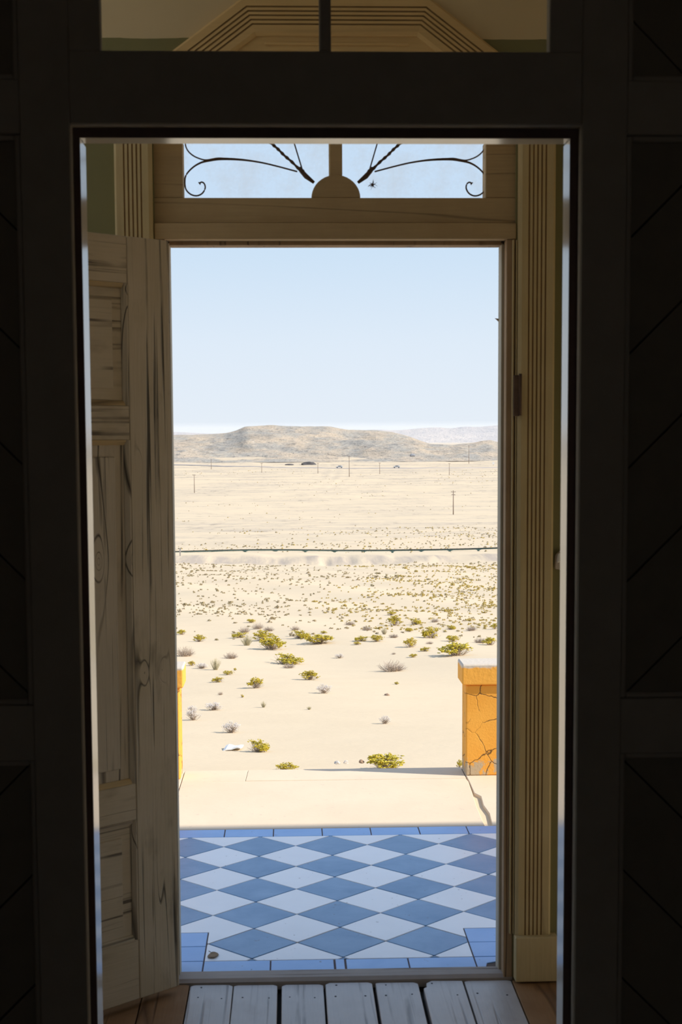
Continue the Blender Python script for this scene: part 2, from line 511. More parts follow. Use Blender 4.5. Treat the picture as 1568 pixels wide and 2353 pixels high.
def box(x0, x1, y0, y1, z0, z1):
    v = [(x, y, z) for z in (z0, z1) for y in (y0, y1) for x in (x0, x1)]
    f = [(0, 2, 3, 1), (4, 5, 7, 6), (0, 1, 5, 4), (2, 6, 7, 3), (0, 4, 6, 2), (1, 3, 7, 5)]
    return v, f


def prism(poly, a, b, axis='Y'):
    n = len(poly)
    def P(p, t):
        return {'Y': (p[0], t, p[1]), 'Z': (p[0], p[1], t), 'X': (t, p[0], p[1])}[axis]
    v = [P(p, a) for p in poly] + [P(p, b) for p in poly]
    f = [tuple(range(n)), tuple(range(2 * n - 1, n - 1, -1))]
    f += [(i, (i + 1) % n, n + (i + 1) % n, n + i) for i in range(n)]
    return v, f


def tube(pts, rad, n=6, cap=True):
    pts = [Vector(p) for p in pts]
    rs = rad if isinstance(rad, (list, tuple)) else [rad] * len(pts)
    V, F = [], []
    for i, p in enumerate(pts):
        d = (pts[min(i + 1, len(pts) - 1)] - pts[max(i - 1, 0)]).normalized()
        a = d.cross(Vector((0, 0, 1)) if abs(d.z) < 0.9 else Vector((1, 0, 0))).normalized()
        b = d.cross(a)
        for k in range(n):
            an = 2 * math.pi * k / n
            V.append(p + (a * math.cos(an) + b * math.sin(an)) * rs[i])
    for i in range(len(pts) - 1):
        for k in range(n):
            F.append((i * n + k, i * n + (k + 1) % n, (i + 1) * n + (k + 1) % n, (i + 1) * n + k))
    if cap:
        F.append(tuple(range(n - 1, -1, -1)))
        F.append(tuple((len(pts) - 1) * n + k for k in range(n)))
    return V, F


def catmull(pts, sub=5):
    P = [Vector(p) for p in pts]
    out = []
    for i in range(len(P) - 1):
        p0, p1, p2, p3 = P[max(i - 1, 0)], P[i], P[i + 1], P[min(i + 2, len(P) - 1)]
        for k in range(sub):
            t_ = k / sub
            out.append(0.5 * ((2 * p1) + (p2 - p0) * t_ + (2 * p0 - 5 * p1 + 4 * p2 - p3) * t_ ** 2 + (3 * p1 - p0 - 3 * p2 + p3) * t_ ** 3))
    out.append(P[-1])
    return out


def clip_poly(poly, nx, ny, d):
    """Keep the part of a 2-D polygon where nx*x + ny*y >= d."""
    out = []
    for i, p in enumerate(poly):
        q = poly[(i + 1) % len(poly)]
        a, b = nx * p[0] + ny * p[1] - d, nx * q[0] + ny * q[1] - d
        if a >= 0:
            out.append(p)
        if (a >= 0) != (b >= 0):
            s = a / (a - b)
            out.append((p[0] + (q[0] - p[0]) * s, p[1] + (q[1] - p[1]) * s))
    return out


def area2(poly):
    return abs(sum(p[0] * q[1] - q[0] * p[1] for p, q in zip(poly, poly[1:] + poly[:1]))) / 2

# ================================================================== THE BUILDING
def structure(name, shape, mat, label, **kw):
    o = add(name, shape, mat, **kw)
    return tag(o, label, None, None, 'structure')


XL, XR = -2.10, 2.50          # inner faces of the side walls
YW = 4.30                     # inner face of the outer wall
YP = 3.00                     # front of the partition plate

# shell of the hall the picture is taken from, and of the vestibule
structure('wall_back', join(box(XL - .2, .1, -3.2, -3.0, 0, 3.3), box(1.3, XR + .2, -3.2, -3.0, 0, 3.3), box(.1, 1.3, -3.2, -3.0, 0, 1.1), box(.1, 1.3, -3.2, -3.0, 2.4, 3.3)), 'plaster_dim', 'plaster wall at the rear of the dark hall with an opening added for daylight')  # opening behind the camera is added to light the screen front
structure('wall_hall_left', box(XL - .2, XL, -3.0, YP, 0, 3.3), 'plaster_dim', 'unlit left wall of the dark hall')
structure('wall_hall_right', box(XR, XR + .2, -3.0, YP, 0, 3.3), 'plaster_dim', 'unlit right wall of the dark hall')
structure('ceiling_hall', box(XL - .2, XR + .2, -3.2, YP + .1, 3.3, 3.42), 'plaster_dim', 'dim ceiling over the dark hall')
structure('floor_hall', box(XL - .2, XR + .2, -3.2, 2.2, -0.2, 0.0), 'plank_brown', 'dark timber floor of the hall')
structure('ceiling', join(box(-.95, XR + .2, YP + .1, YW + .02, 3.3, 3.42), box(XL - .2, -.95, YP + .1, YP + .16, 3.3, 3.42), box(XL - .2, -.95, YW - .06, YW + .02, 3.3, 3.42), box(XL - .2, XL + .05, YP + .16, YW - .06, 3.3, 3.42)), 'plaster_white', 'pale ceiling of the vestibule with a gap added for light at its left end')  # gap is added to let sky and sun into the vestibule
structure('wall_right', join(box(XR, XR + .2, YP, YP + .12, 0, 3.3), box(XR, XR + .2, YW - .04, YW, 0, 3.3),
                             box(XR, XR + .2, YP + .12, YW - .04, 1.14, 3.3)),
          'vestibule_wall', 'green and cream right end wall of the vestibule with a low opening added for sunlight')  # unseen opening added so a sun patch lights the vestibule
structure('wall_left', join(box(XL - .2, XL, YP, YP + .14, 0, 3.3), box(XL - .2, XL, YW - .06, YW, 0, 3.3),
                            box(XL - .2, XL, YP + .14, YW - .06, 0, .55), box(XL - .2, XL, YP + .14, YW - .06, 2.95, 3.3)),
          'vestibule_wall', 'green and cream left end wall of the vestibule with a window opening added for daylight')  # unseen window opening added to brighten the vestibule

# outer wall: painted inner skin and rendered outside
OL, OR = -0.372, 0.652        # masonry opening
FH = 4.59                     # height of the outer wall
structure('wall_front', join(box(XL - .2, OL, YW, YW + .03, 0, 3.42), box(OR, XR + .2, YW, YW + .03, 0, 3.42),
                             box(OL, OR, YW, YW + .03, 2.60, 3.42)),
          'vestibule_wall', 'green dado and cream upper wall around the outer doorway')
structure('wall_facade', join(box(XL - .2, OL, YW + .03, 4.48, -1.6, FH), box(OR, 10.8, YW + .03, 4.48, -1.6, FH),
                              box(OL, OR, YW + .03, 4.48, 2.60, FH), box(OL, OR, YW + .03, 4.48, -1.6, -0.05)),
          'house_render', 'rendered outside face of the house wall')

# ---- plank floor of the vestibule
floor = empty('floor', (0.13, 3.4, 0))
tag(floor, 'worn grey plank floor of the vestibule', None, None, 'structure')
add('floor_bed', box(XL, XR, 2.2, YW + .0, -0.20, -0.032), 'dark_void', floor)
rnd = random.Random(5)
seams = [-.83, -.70, -.565, -.435, -.303, -.175, -.039, .093, .239, .375, .505, .649, .785, .92, 1.06]
gapw = {-.039: .013, .093: .006, .239: .010, .375: .011, .505: .006, -.303: .004, -.175: .0025}
planks = []
for i in range(len(seams) - 1):
    a, b = seams[i], seams[i + 1]
    ga, gb = gapw.get(a, .004) / 2, gapw.get(b, .004) / 2
    y1 = 4.292 + rnd.uniform(-.004, .004)
    c1, c2 = rnd.uniform(.002, .012), rnd.uniform(.002, .012)
    if abs(a - .375) < 1e-6:
        poly = [(a + ga, 2.2), (b - gb, 2.2), (b - gb, y1), (a + ga + .03, y1 + .004), (a + ga + .013, y1 - .015), (a + ga + .012, y1 - .045), (a + ga + .002, y1 - .055)]
    else:
        poly = [(a + ga, 2.2), (b - gb, 2.2), (b - gb, y1 - c1), (b - gb - .012, y1), (a + ga + .012, y1 + .001), (a + ga, y1 - c2)]
    brown = b < -.25 or a > .60
    zt = rnd.uniform(-.003, .0)
    p = add('plank', prism(poly, -0.03, zt, 'Z'), 'plank_brown' if brown else 'plank_grey', floor, bevel=.0015)
    planks.append((p, a, b, zt))
    for nx, ny in ((a + .03, 4.185 + rnd.uniform(-.01, .01)), (b - .03, 4.185 + rnd.uniform(-.01, .01)), (a + .035, 4.27)):
        if rnd.random() < .85 and not brown:
            r = rnd.uniform(.0022, .0036)
            add('nail', prism([(nx + r * math.cos(k * math.pi / 4), ny + r * 1.3 * math.sin(k * math.pi / 4)) for k in range(8)], zt - .001, zt + .0006, 'Z'), 'nail_dark', p)

dv, df = [], []
for i in range(13):
    for j in range(7):
        u, v = i / 12, j / 6
        dv.append((.98 + 1.50 * u, 3.11 + 1.17 * v, .002 + .16 * u ** 1.5 * (1 - .3 * math.sin(v * 3.1)) + .012 * math.sin(u * 9 + v * 5) * u))
for i in range(12):
    for j in range(6):
        k = i * 7 + j
        df.append((k, k + 7, k + 8, k + 1))
tag(add('sand_bounce', (dv, df), 'sand', smooth=True), 'unseen pale sand added at the right end of the vestibule floor to bounce sunlight', 'sand', None, 'stuff')  # added out of view as a pale surface bouncing sun indoors

# ---- timber screen between hall and vestibule
part = empty('wall_partition', (0.08, YP, 0))
tag(part, 'dark panelled timber screen around the inner doorway', None, None, 'structure')
add('backing', join(box(XL, -.43, YP + .001, YP + .10, 0, 3.3), box(.589, XR, YP + .001, YP + .10, 0, 3.3),
                    box(-.43, .589, YP + .001, YP + .10, 2.22, 2.30), box(-.43, .589, YP + .001, YP + .10, 2.80, 3.3)), 'plaster_white', part)
SF = 2.965                    # face of stiles and rails
sx = [(-.512, -.416), (.578, .667), (-1.13, -1.02), (1.175, 1.285)]
for a, b in sx:
    add('stile', box(a, b, SF, YP, 0, 3.3), 'screen_paint', part, bevel=.002)
for a, b in ((-1.02, -.512), (.667, 1.175)):
    for z0, z1 in ((0, .12), (.965, 1.077), (2.192, 2.294), (3.18, 3.3)):
        add('rail', box(a, b, SF + .001, YP, z0, z1), 'screen_paint', part, bevel=.002)
add('rail', box(-.416, .578, SF + .001, YP, 2.211, 2.349), 'screen_paint', part, bevel=.002)
add('rail', box(-.416, .578, SF + .001, YP, 2.76, 3.3), 'screen_paint', part, bevel=.002)
for a, b in ((XL, -1.13), (1.285, XR)):
    add('side_panel', box(a, b, SF + .01, YP, 0, 3.3), 'screen_paint', part)
# recessed panels filled with diagonal boards (the slope changes from panel to panel)
PANELS = [(-1.02, -.512, 1.077, 2.192, -1, -.515, 1.545), (-1.02, -.512, .12, .965, 1, -.515, .964), (-1.02, -.512, 2.294, 3.18, 1, -.512, 2.50),
          (.667, 1.175, 1.077, 2.192, 1, .667, 1.527), (.667, 1.175, .12, .965, -1, .671, .955), (.667, 1.175, 2.294, 3.18, -1, .663, 2.43)]
for x0, x1, z0, z1, sl, px, pz in PANELS:
    pitch = .228
    add('panel_gap_shade', box(x0, x1, 2.9965, YP + .0005, z0, z1), 'dark_void', part)  # dark sheet added so the gaps between boards look shaded
    for k in range(-12, 13):
        # board between two 45-degree lines z = sl*(x-px) + pz + k*pitch
        poly = [(x0, z0), (x1, z0), (x1, z1), (x0, z1)]
        g = .0028
        poly = clip_poly(poly, -sl, 1, pz - sl * px + k * pitch + g)
        if len(poly) < 3:
            continue
        poly = clip_poly(poly, sl, -1, -(pz - sl * px + (k + 1) * pitch - g))
        if len(poly) < 3 or area2(poly) < 2e-4:
            continue
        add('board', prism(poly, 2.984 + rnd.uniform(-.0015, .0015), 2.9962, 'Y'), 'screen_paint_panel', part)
    w = .012
    for bx in (box(x0, x0 + w, 2.973, 2.985, z0, z1), box(x1 - w, x1, 2.973, 2.985, z0, z1), box(x0 + w, x1 - w, 2.973, 2.985, z0, z0 + w), box(x0 + w, x1 - w, 2.973, 2.985, z1 - w, z1)):
        add('moulding', bx, 'screen_paint', part, bevel=.003)

d2 = empty('door_2', (0.08, YP, 0))
tag(d2, 'pale painted lining of the inner doorway', None, None, 'structure')
add('jamb', box(-.43, -.402, YP + .0, YP + .088, 0, 2.191), 'doorway_paint', d2, bevel=.002)
add('jamb', box(.561, .589, YP + .0, YP + .072, 0, 2.191), 'doorway_paint', d2, bevel=.002)
add('head', box(-.43, .589, YP + .0, YP + .060, 2.191, 2.22), 'doorway_paint', d2, bevel=.002)
for bx in (box(-.4149, -.4022, YP - .004, YP, 0, 2.191), box(.5612, .5769, YP - .004, YP, 0, 2.191), box(-.4149, .5769, YP - .004, YP, 2.1912, 2.2094)):
    add('rebate_shade_strip', bx, 'rebate_shade', d2)  # dark strip laid over the jamb face to stand in for its shade
add('edge_bead', box(-.4175, -.4150, SF + .008, YP, 0, 2.2095), 'doorway_edge_paint', d2)
add('edge_bead', box(.577, .5795, SF + .008, YP, 0, 2.2095), 'doorway_edge_paint', d2)
add('edge_bead', box(-.4175, .5795, SF + .008, YP, 2.2095, 2.212), 'doorway_edge_paint', d2)
w2 = empty('window_2', (0.08, YP, 2.349))
tag(w2, 'two-light transom window above the inner doorway', None, None, 'structure')
add('stile', box(-.416, -.355, SF + .001, YP, 2.349, 2.76), 'screen_paint', w2, bevel=.002)
add('stile', box(.513, .578, SF + .001, YP, 2.349, 2.76), 'screen_paint', w2, bevel=.002)
add('mullion', box(.066, .089, SF + .004, YP, 2.349, 2.76), 'screen_paint', w2, bevel=.003)
add('pane', box(-.40, .0655, YP + .004, YP + .007, 2.32, 2.79), 'clear_glass', w2)
add('pane', box(.0895, .565, YP + .004, YP + .007, 2.32, 2.79), 'clear_glass', w2)

# ---- architrave with five grooves and a canted head
trim = empty('trim_1', (0.14, YW, 0))
tag(trim, 'ochre grooved architrave with canted head around the outer doorway', None, None, 'structure')
CW = .105
prof = [(0.0, 0.0), (0.0, .016), (.004, .020), (.010, .024)]
grooves = [.030 + .0118 * k for k in range(5)]
dark_segments = []
for s in grooves:
    prof += [(s - .0024, .024), (s - .0010, .0212), (s + .0010, .0212), (s + .0024, .024)]
prof += [(CW - .006, .024), (CW, .019), (CW, 0.0)]
path = [(-.375, .137), (-.375, 2.50), (-.08, 2.718), (.368, 2.718), (.656, 2.50), (.656, .137)]
norms = []
for (a, b), (c, d) in zip(path, path[1:]):
    L = math.hypot(c - a, d - b)
    norms.append((-(d - b) / L, (c - a) / L))
for i in range(5):
    V, F, S = [], [], []
    for j in (i, i + 1):
        if j == 0:
            m = norms[0]
        elif j == 5:
            m = norms[4]
        else:
            n1, n2 = norms[j - 1], norms[j]
            q = 1 + n1[0] * n2[0] + n1[1] * n2[1]
            m = ((n1[0] + n2[0]) / q, (n1[1] + n2[1]) / q)
        for s, d in prof:
            V.append((path[j][0] + m[0] * s, YW - d, path[j][1] + m[1] * s))
    n = len(prof)
    for k in range(n - 1):
        F.append((k, k + 1, n + k + 1, n + k))
        inside = any(abs((prof[k][0] + prof[k + 1][0]) / 2 - s) < .0021 for s in grooves)
        S.append(1 if inside else 0)
    F += [(n - 1, 0, n, 2 * n - 1), tuple(range(n)), tuple(range(2 * n - 1, n - 1, -1))]
    S += [0, 0, 0]
    wood = 'casing_wood' if i in (0, 4) else 'casing_wood_cross'
    add('casing_board', (V, F), wood, trim, slots=S, mats=[wood, 'groove_dark'])
for a, b in ((-.50, -.375), (.655, .780)):
    add('plinth_block', prism([(a, .004), (b, .004), (b, .055), (b - .002, .08), (b, .139), (a, .139)], YW - .045, YW, 'Y'), 'casing_wood', trim, bevel=.003)
for a, b in ((.641, .646), (.651, .655)):
    add('bead', box(a, b, YW - .012, YW, .139, 2.16), 'casing_wood', trim, bevel=.0015)
base = add('baseboard_front', join(box(.78, XR, YW - .02, YW, 0, .10), box(XL, -.50, YW - .02, YW, 0, .10)), 'plank_brown')
tag(base, 'dark brown skirting board along the outer wall', None, None, 'structure')

swb = empty('broken_switch', (.778, YW, 1.225))
tag(swb, 'broken pale switch mount on the green wall beside the right architrave', 'switch')
add('mount', prism([(.768, 1.222), (.790, 1.218), (.802, 1.235), (.800, 1.268), (.785, 1.276), (.770, 1.262)], YW - .012, YW - .001, 'Y'), 'stone_pale', swb, bevel=.003)
add('shell', prism([(.772, 1.240), (.796, 1.244), (.794, 1.270), (.776, 1.268)], YW - .022, YW - .0125, 'Y'), 'plaster_white', swb, bevel=.003)

# ---- frame of the outer doorway
d1 = empty('door_1', (0.14, 4.34, 0))
tag(d1, 'weathered timber frame of the outer doorway', None, None, 'structure')
add('jamb', box(.625, .652, YW - .001, 4.42, 0, 2.163), 'jamb_wood', d1, bevel=.002)
add('jamb', box(-.372, -.343, YW - .001, 4.42, 0, 2.163), 'jamb_wood', d1, bevel=.002)
add('stop', box(.617, .626, 4.345, 4.405, 0, 2.155), 'jamb_pale', d1, bevel=.0015)
add('stop', box(-.344, -.335, 4.345, 4.405, 0, 2.155), 'jamb_pale', d1, bevel=.0015)
add('stop', box(-.335, .617, 4.345, 4.405, 2.152, 2.164), 'jamb_wood', d1, bevel=.0015)
add('lintel', box(-.372, .652, YW - .004, 4.42, 2.163, 2.208), 'frame_wood', d1, bevel=.002)
add('threshold', prism([(4.297, -.02), (4.297, .004), (4.31, .012), (4.37, .012), (4.385, .006), (4.385, -.02)], -.372, .652, 'X'), 'threshold_wood', d1)
hg = empty('hinge', (.650, YW - .028, 1.72) - Vector(d1.location) if False else Vector((.650, YW - .028, 1.72)) - d1.location, parent=d1)
add('hinge_plate', box(.643, .660, YW - .030, YW - .024, 1.662, 1.778), 'rust_iron', hg, bevel=.001)
add('hinge_knuckle', tube([(.662, YW - .030, 1.664), (.662, YW - .030, 1.782)], .0045, 8), 'rust_iron', hg, smooth=True)
add('splinter', tube([(.619, 4.398, 1.942), (.611, 4.398, 1.946), (.606, 4.398, 1.948)], [.005, .002, .0004], 5), 'jamb_wood', d1)

# ---- fanlight with wrought-iron rays
w1 = empty('window_1', (0.14, 4.35, 2.208))
tag(w1, 'fanlight with dusty panes and wrought-iron rays over the outer doorway', None, None, 'structure')
add('bottom_rail', box(-.385, .665, 4.312, 4.385, 2.2095, 2.280), 'frame_wood', w1, bevel=.002)
add('stile', box(-.385, -.2915, 4.315, 4.385, 2.2805, 2.44), 'frame_wood', w1, bevel=.002)
add('stile', box(.5665, .665, 4.315, 4.385, 2.2805, 2.44), 'frame_wood', w1, bevel=.002)
add('head_board', prism([(-.385, 2.4405), (-.2915, 2.4405), (-.12, 2.56), (.40, 2.56), (.5665, 2.4405), (.665, 2.4405), (.665, 2.51), (.37, 2.725), (-.08, 2.725), (-.385, 2.51)], 4.289, 4.2995, 'Y'), 'casing_wood_cross', w1)
add('inset_bead', prism([(-.055, 2.702), (.345, 2.702), (.348, 2.694), (-.058, 2.694)], 4.283, 4.289, 'Y'), 'casing_wood_cross', w1, bevel=.002)
ring = [(.1408 + .0695 * math.cos(math.pi * k / 20), 2.2805 + .0645 * math.sin(math.pi * k / 20)) for k in range(21)]
add('rosette', prism(ring, 4.318, 4.384, 'Y'), 'frame_wood', w1, bevel=.002)
add('mullion', box(.1225, .1595, 4.322, 4.384, 2.3425, 2.56), 'frame_wood', w1, bevel=.003)
add('pane', prism([(-.289, 2.283), (.139, 2.283), (.139, 2.555), (-.12, 2.555), (-.289, 2.44)], 4.376, 4.379, 'Y'), 'dusty_glass', w1)
add('pane', prism([(.142, 2.283), (.564, 2.283), (.564, 2.44), (.40, 2.555), (.142, 2.555)], 4.376, 4.379, 'Y'), 'dusty_glass', w1)
STUB = [(0.0798, 2.3303), (0.0573, 2.3479), (0.0429, 2.3637)]
TWIST = [(0.0398, 2.3652), (0.0168, 2.3879), (-0.0046, 2.406), (-0.023, 2.4241), (-0.0413, 2.4392), (-0.0658, 2.4573), (-.11, 2.49)]
ROD = [(0.046, 2.3682), (0.025, 2.4378), (0.0144, 2.4725), (-.006, 2.54)]
LONG = [(0.0321, 2.3612), (-0.0234, 2.3757), (-0.0696, 2.3863), (-0.1157, 2.3932), (-0.1588, 2.3962), (-0.1927, 2.3961), (-0.2174, 2.3922), (-0.242, 2.3861), (-0.2637, 2.374), (-0.2809, 2.3573), (-0.288, 2.3422), (-0.288, 2.318), (-0.2812, 2.3043), (-0.2679, 2.2952), (-0.2525, 2.2937), (-0.2386, 2.3013), (-0.2313, 2.315), (-0.2336, 2.3271), (-0.2412, 2.3316), (-0.2484, 2.3271)]
UPPER = [(-0.1588, 2.3962), (-0.1927, 2.3991), (-0.2266, 2.3937), (-0.248, 2.3982), (-0.2663, 2.4072), (-0.28, 2.4208), (-0.2859, 2.4373), (-0.2841, 2.4569), (-.262, 2.47)]
MX = .14274
for side in (1, -1):
    def P3(pts, y=4.362):
        return [(x if side == 1 else 2 * MX - x, y, z) for x, z in pts]
    add('iron_stub', tube(P3(STUB), [.0042, .0072, .006], 8), 'rust_iron', w1, smooth=True)
    cp = P3([(.0425, 2.3650)])[0]
    add('collar', tube([(cp[0] + side * .011, cp[1], cp[2] - .011), (cp[0] + side * .004, cp[1], cp[2] - .004), (cp[0] - side * .006, cp[1], cp[2] + .007)], [.004, .0072, .0052], 8), 'rust_iron', w1, smooth=True)
    tw = catmull(P3(TWIST, 4.360), 6)
    add('twisted_bar', tube(tw, [.0031 + .0022 * math.sin(k * .8) ** 2 for k in range(len(tw))], 6), 'rust_iron', w1, smooth=True)
    add('iron_rod', tube(P3(ROD, 4.364), .0022, 6), 'rust_iron', w1, smooth=True)
    lg = catmull(P3(LONG), 4)
    add('iron_scroll', tube(lg, [.0024 + .0016 * math.exp(-((k - 20) / 8) ** 2) + (.0026 if k >= len(lg) - 2 else 0) for k in range(len(lg))], 6), 'rust_iron', w1, smooth=True)
    add('iron_branch', tube(catmull(P3(UPPER, 4.3635), 4), .0022, 6), 'rust_iron', w1, smooth=True)
sp_v, sp_f = [], []
rnd = random.Random(3)
for k in range(16):
    a = rnd.uniform(0, 2 * math.pi)
    L = rnd.uniform(.008, .016)
    b = a + rnd.uniform(-.7, .7)
    sh = tube([(.248, 4.371, 2.3258), (.248 + .5 * L * math.cos(a), 4.370, 2.3258 + .5 * L * math.sin(a)), (.248 + L * math.cos(b), 4.3735, 2.3258 + L * math.sin(b))], [.0016, .0007, .0003], 4)
    sp_v, sp_f = join((sp_v, sp_f), sh)
tag(add('dry_tuft', (sp_v, sp_f), 'rust_iron'), 'small dark spiky tuft stuck to the right fanlight pane', 'debris')

# ---- the open door leaf, swung into the vestibule on its left hinge
leaf = empty('door_leaf', (-.328, 4.224, .0242), math.atan2(-.675, -.738))
tag(leaf, 'weathered three-panel door leaf standing open on the left', 'door')
K = .985
LW, LT = .50, .036
def LB(name, x0, x1, z0, z1, mat, y0=-LT, y1=0.0, bevel=.002, parent=leaf):
    o = add(name, box(x0 * K, x1 * K, y0, y1, z0 * K, z1 * K), mat, leaf, local=True, bevel=bevel)
    return o
HT = 2.158
LB('stile', 0, .143, 0, HT, 'leaf_wood')
LB('stile', LW - .143 + .03, LW, 0, HT, 'leaf_wood')
px0, px1 = .1435, LW - .1135
for z0, z1 in ((0, .175), (.524, .63), (1.60, 1.695), (2.03, HT)):
    LB('rail', px0, px1, z0, z1, 'leaf_wood_cross', y1=-.0012)
for (z0, z1), pm in (((.175, .524), 'leaf_wood_cross'), ((.63, 1.60), 'leaf_panel_wood'), ((1.695, 2.03), 'leaf_wood_cross')):
    pn = LB('panel', px0, px1, z0, z1, pm, -.026, -.014, 0)
    rf = LB('raised_field', px0 + .046, px1 - .046, z0 + .046, z1 - .046, pm, -.016, -.009, .0025)
    m = .014
    for i, (a, b, c, d) in enumerate(((px0, px0 + m, z0, z1), (px1 - m, px1, z0, z1), (px0 + m, px1 - m, z0, z0 + m), (px0 + m, px1 - m, z1 - m, z1))):
        # sloping bead: front edge on the frame, back edge on the panel
        a_, b_, c_, d_ = a * K, b * K, c * K, d * K
        f, r = -.001, -.0138
        if i == 0:
            sh = prism([(a_, r), (b_, r), (b_, r + .003), (a_ + .004, f), (a_, f)], c_, d_, 'Z')
        elif i == 1:
            sh = prism([(a_, r), (b_, r), (b_, f), (b_ - .004, f), (a_, r + .003)], c_, d_, 'Z')
        elif i == 2:
            sh = prism([(r, c_), (f, c_), (f, c_ + .004), (r + .003, d_), (r, d_)], a_, b_, 'X')
        else:
            sh = prism([(r, d_), (f, d_), (f, d_ - .004), (r + .003, c_), (r, c_)], a_, b_, 'X')
        mo = add('moulding', sh, 'leaf_wood_cross' if i >= 2 and z0 < .2 else 'leaf_panel_wood' if i < 2 else 'leaf_bead_wood', leaf, local=True)
        mo.parent = pn
        mo.location -= pn.location
    rf.parent = pn
    rf.location -= pn.location
for z in (.25, 1.9):
    add('hinge', tube([(-.006, -.018, z), (-.006, -.018, z + .11)], .006, 8), 'rust_iron', leaf, local=True, smooth=True)

# ================================================================== PORCH
porch = empty('floor_porch', (0.14, 5.2, 0))
tag(porch, 'blue and white chequered tile floor of the porch', None, None, 'structure')
add('mortar_bed', box(-1.9, 2.2, 4.386, 6.043, -.06, -.0035), 'grout', porch)
D = .2828
GX, GY = .0158, 5.7818
FY0, FY1, FX0, FX1 = 4.492, 5.923, -1.62, 1.90
NX0, NX1, NY = -.273, .561, 4.7605
G = .0022
def tile(poly_list, mat, name):
    sh = []
    for poly in poly_list:
        if len(poly) >= 3 and area2(poly) > 3e-5:
            sh.append(prism(poly, -.012, rnd.uniform(-.0008, .0), 'Z'))
    if sh:
        add(name, join(*sh), mat, porch, bevel=.0012 if len(sh) == 1 else 0)
def inset(cx, cy, r):
    return [(cx - r, cy), (cx, cy - r), (cx + r, cy), (cx, cy + r)]
rnd = random.Random(11)
for j in range(-2, 12):
    cy = GY - j * D / 2
    for k in range(-7, 8):
        blue = j % 2 == 0
        cx = GX + (k + .5) * D if blue else GX + k * D
        poly = inset(cx, cy, D / 2 - G * 1.4)
        poly = clip_poly(poly, 0, 1, FY0 + G)
        poly = clip_poly(poly, 0, -1, -(FY1 - G)) if len(poly) > 2 else []
        poly = clip_poly(poly, 1, 0, FX0) if len(poly) > 2 else []
        poly = clip_poly(poly, -1, 0, -FX1) if len(poly) > 2 else []
        if len(poly) < 3:
            continue
        touches = any(p[1] < NY for p in poly) and any(p[0] < NX0 or p[0] > NX1 for p in poly)
        if touches:
            parts = []
            mid = clip_poly(clip_poly(poly, 1, 0, NX0 + G), -1, 0, -(NX1 - G))
            if len(mid) > 2:
                parts.append(mid)
            for q in (clip_poly(poly, -1, 0, -(NX0 + G)), clip_poly(poly, 1, 0, NX1 - G)):
                q = clip_poly(q, 0, 1, NY + G) if len(q) > 2 else []
                if len(q) > 2:
                    parts.append(q)
        else:
            parts = [poly]
        tile(parts, 'tile_blue' if blue else 'tile_white', 'blue_tile' if blue else 'white_tile')
def rect(x0, x1, y0, y1):
    return [(x0 + G, y0 + G), (x1 - G, y0 + G), (x1 - G, y1 - G), (x0 + G, y1 - G)]
for k in range(-7, 10):
    x = -.272 + .1985 * k
    tile([rect(x, x + .1985, FY1, 6.040)], 'tile_border_blue', 'border_tile')
for a, b in ((NX0, -.0675), (-.0675, .128), (.130, .161), (.163, .356), (.356, NX1)):
    tile([rect(a, b, 4.388, FY0)], 'tile_border_blue', 'border_tile')
for k in range(3):
    for y0, y1 in ((FY0, 4.626), (4.626, NY)):
        tile([rect(NX0 - .2 * (k + 1), NX0 - .2 * k, y0, y1)], 'tile_border_blue', 'border_tile')
        tile([rect(NX1 + .2 * k, NX1 + .2 * (k + 1), y0, y1)], 'tile_border_blue', 'border_tile')
tile([[(-.372, 4.388), (NX0 - G, 4.388), (NX0 - G, FY0 - G), (-.372, FY0 - G)]], 'tile_border_blue', 'border_tile')
tile([[(NX1 + G, 4.388), (.585, 4.388), (.595, 4.435), (.652, 4.46), (.652, FY0 - G), (NX1 + G, FY0 - G)]], 'tile_border_blue', 'border_tile')
lf = []
for k in range(14):
    a = 2 * math.pi * k / 14
    lf.append((-.247 + .016 * math.cos(a) * (1 + .25 * math.sin(2 * a)), 4.535 + .024 * math.sin(a)))
lv, lfc = prism(lf, .0012, .0026, 'Z')
lv = [(x, y, z + .0035 * math.cos((x + .247) * 90)) for x, y, z in lv]
dl = join((lv, lfc), tube([(-.252, 4.555, .004), (-.262, 4.574, .003)], .0012, 5))
tag(add('dry_leaf', dl, 'dry_leaf'), 'curled brown dry leaf on a white tile near the threshold', 'leaf')

# ---- concrete landing beyond the tiles
land = empty('floor_landing', (0.14, 6.6, 0))
tag(land, 'sunlit cracked concrete landing between the tiles and the desert', None, None, 'structure')
add('base', box(-2.6, 2.8, 4.50, 7.12, -1.7, -.065), 'concrete_edge', land)
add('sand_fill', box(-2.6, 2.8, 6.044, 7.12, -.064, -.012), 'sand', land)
def slab(poly, dz=0.0):
    add('concrete_slab', prism(poly, -.05, dz, 'Z'), 'concrete', land, bevel=.002)
slab([(-.512, 6.0445), (.799, 6.0445), (.806, 6.386), (.818, 6.62), (.827, 6.84), (.822, 6.897), (-.512, 6.899)])
slab([(-.512, 6.903), (-.215, 6.905), (-.208, 7.135), (-.512, 7.135)], -.001)
slab([(-.2135, 6.910), (.30, 6.907), (.824, 6.906), (.826, 7.135), (-.2065, 7.135)])
slab([(.832, 6.0445), (2.6, 6.0445), (2.6, 7.135), (.829, 7.135), (.8305, 6.85), (.826, 6.61), (.848, 6.545), (.838, 6.385), (.845, 6.24), (.834, 6.09)], .0005)
slab([(-2.4, 6.0445), (-.519, 6.0445), (-.516, 6.6), (-.5155, 7.135), (-2.4, 7.135)], -.0015)
for k in range(7):
    add('step', box(-.53, .84, 7.135 + .28 * k, 7.135 + .28 * (k + 1), -1.7, -.17 * (k + 1)), 'concrete', land, bevel=.004)

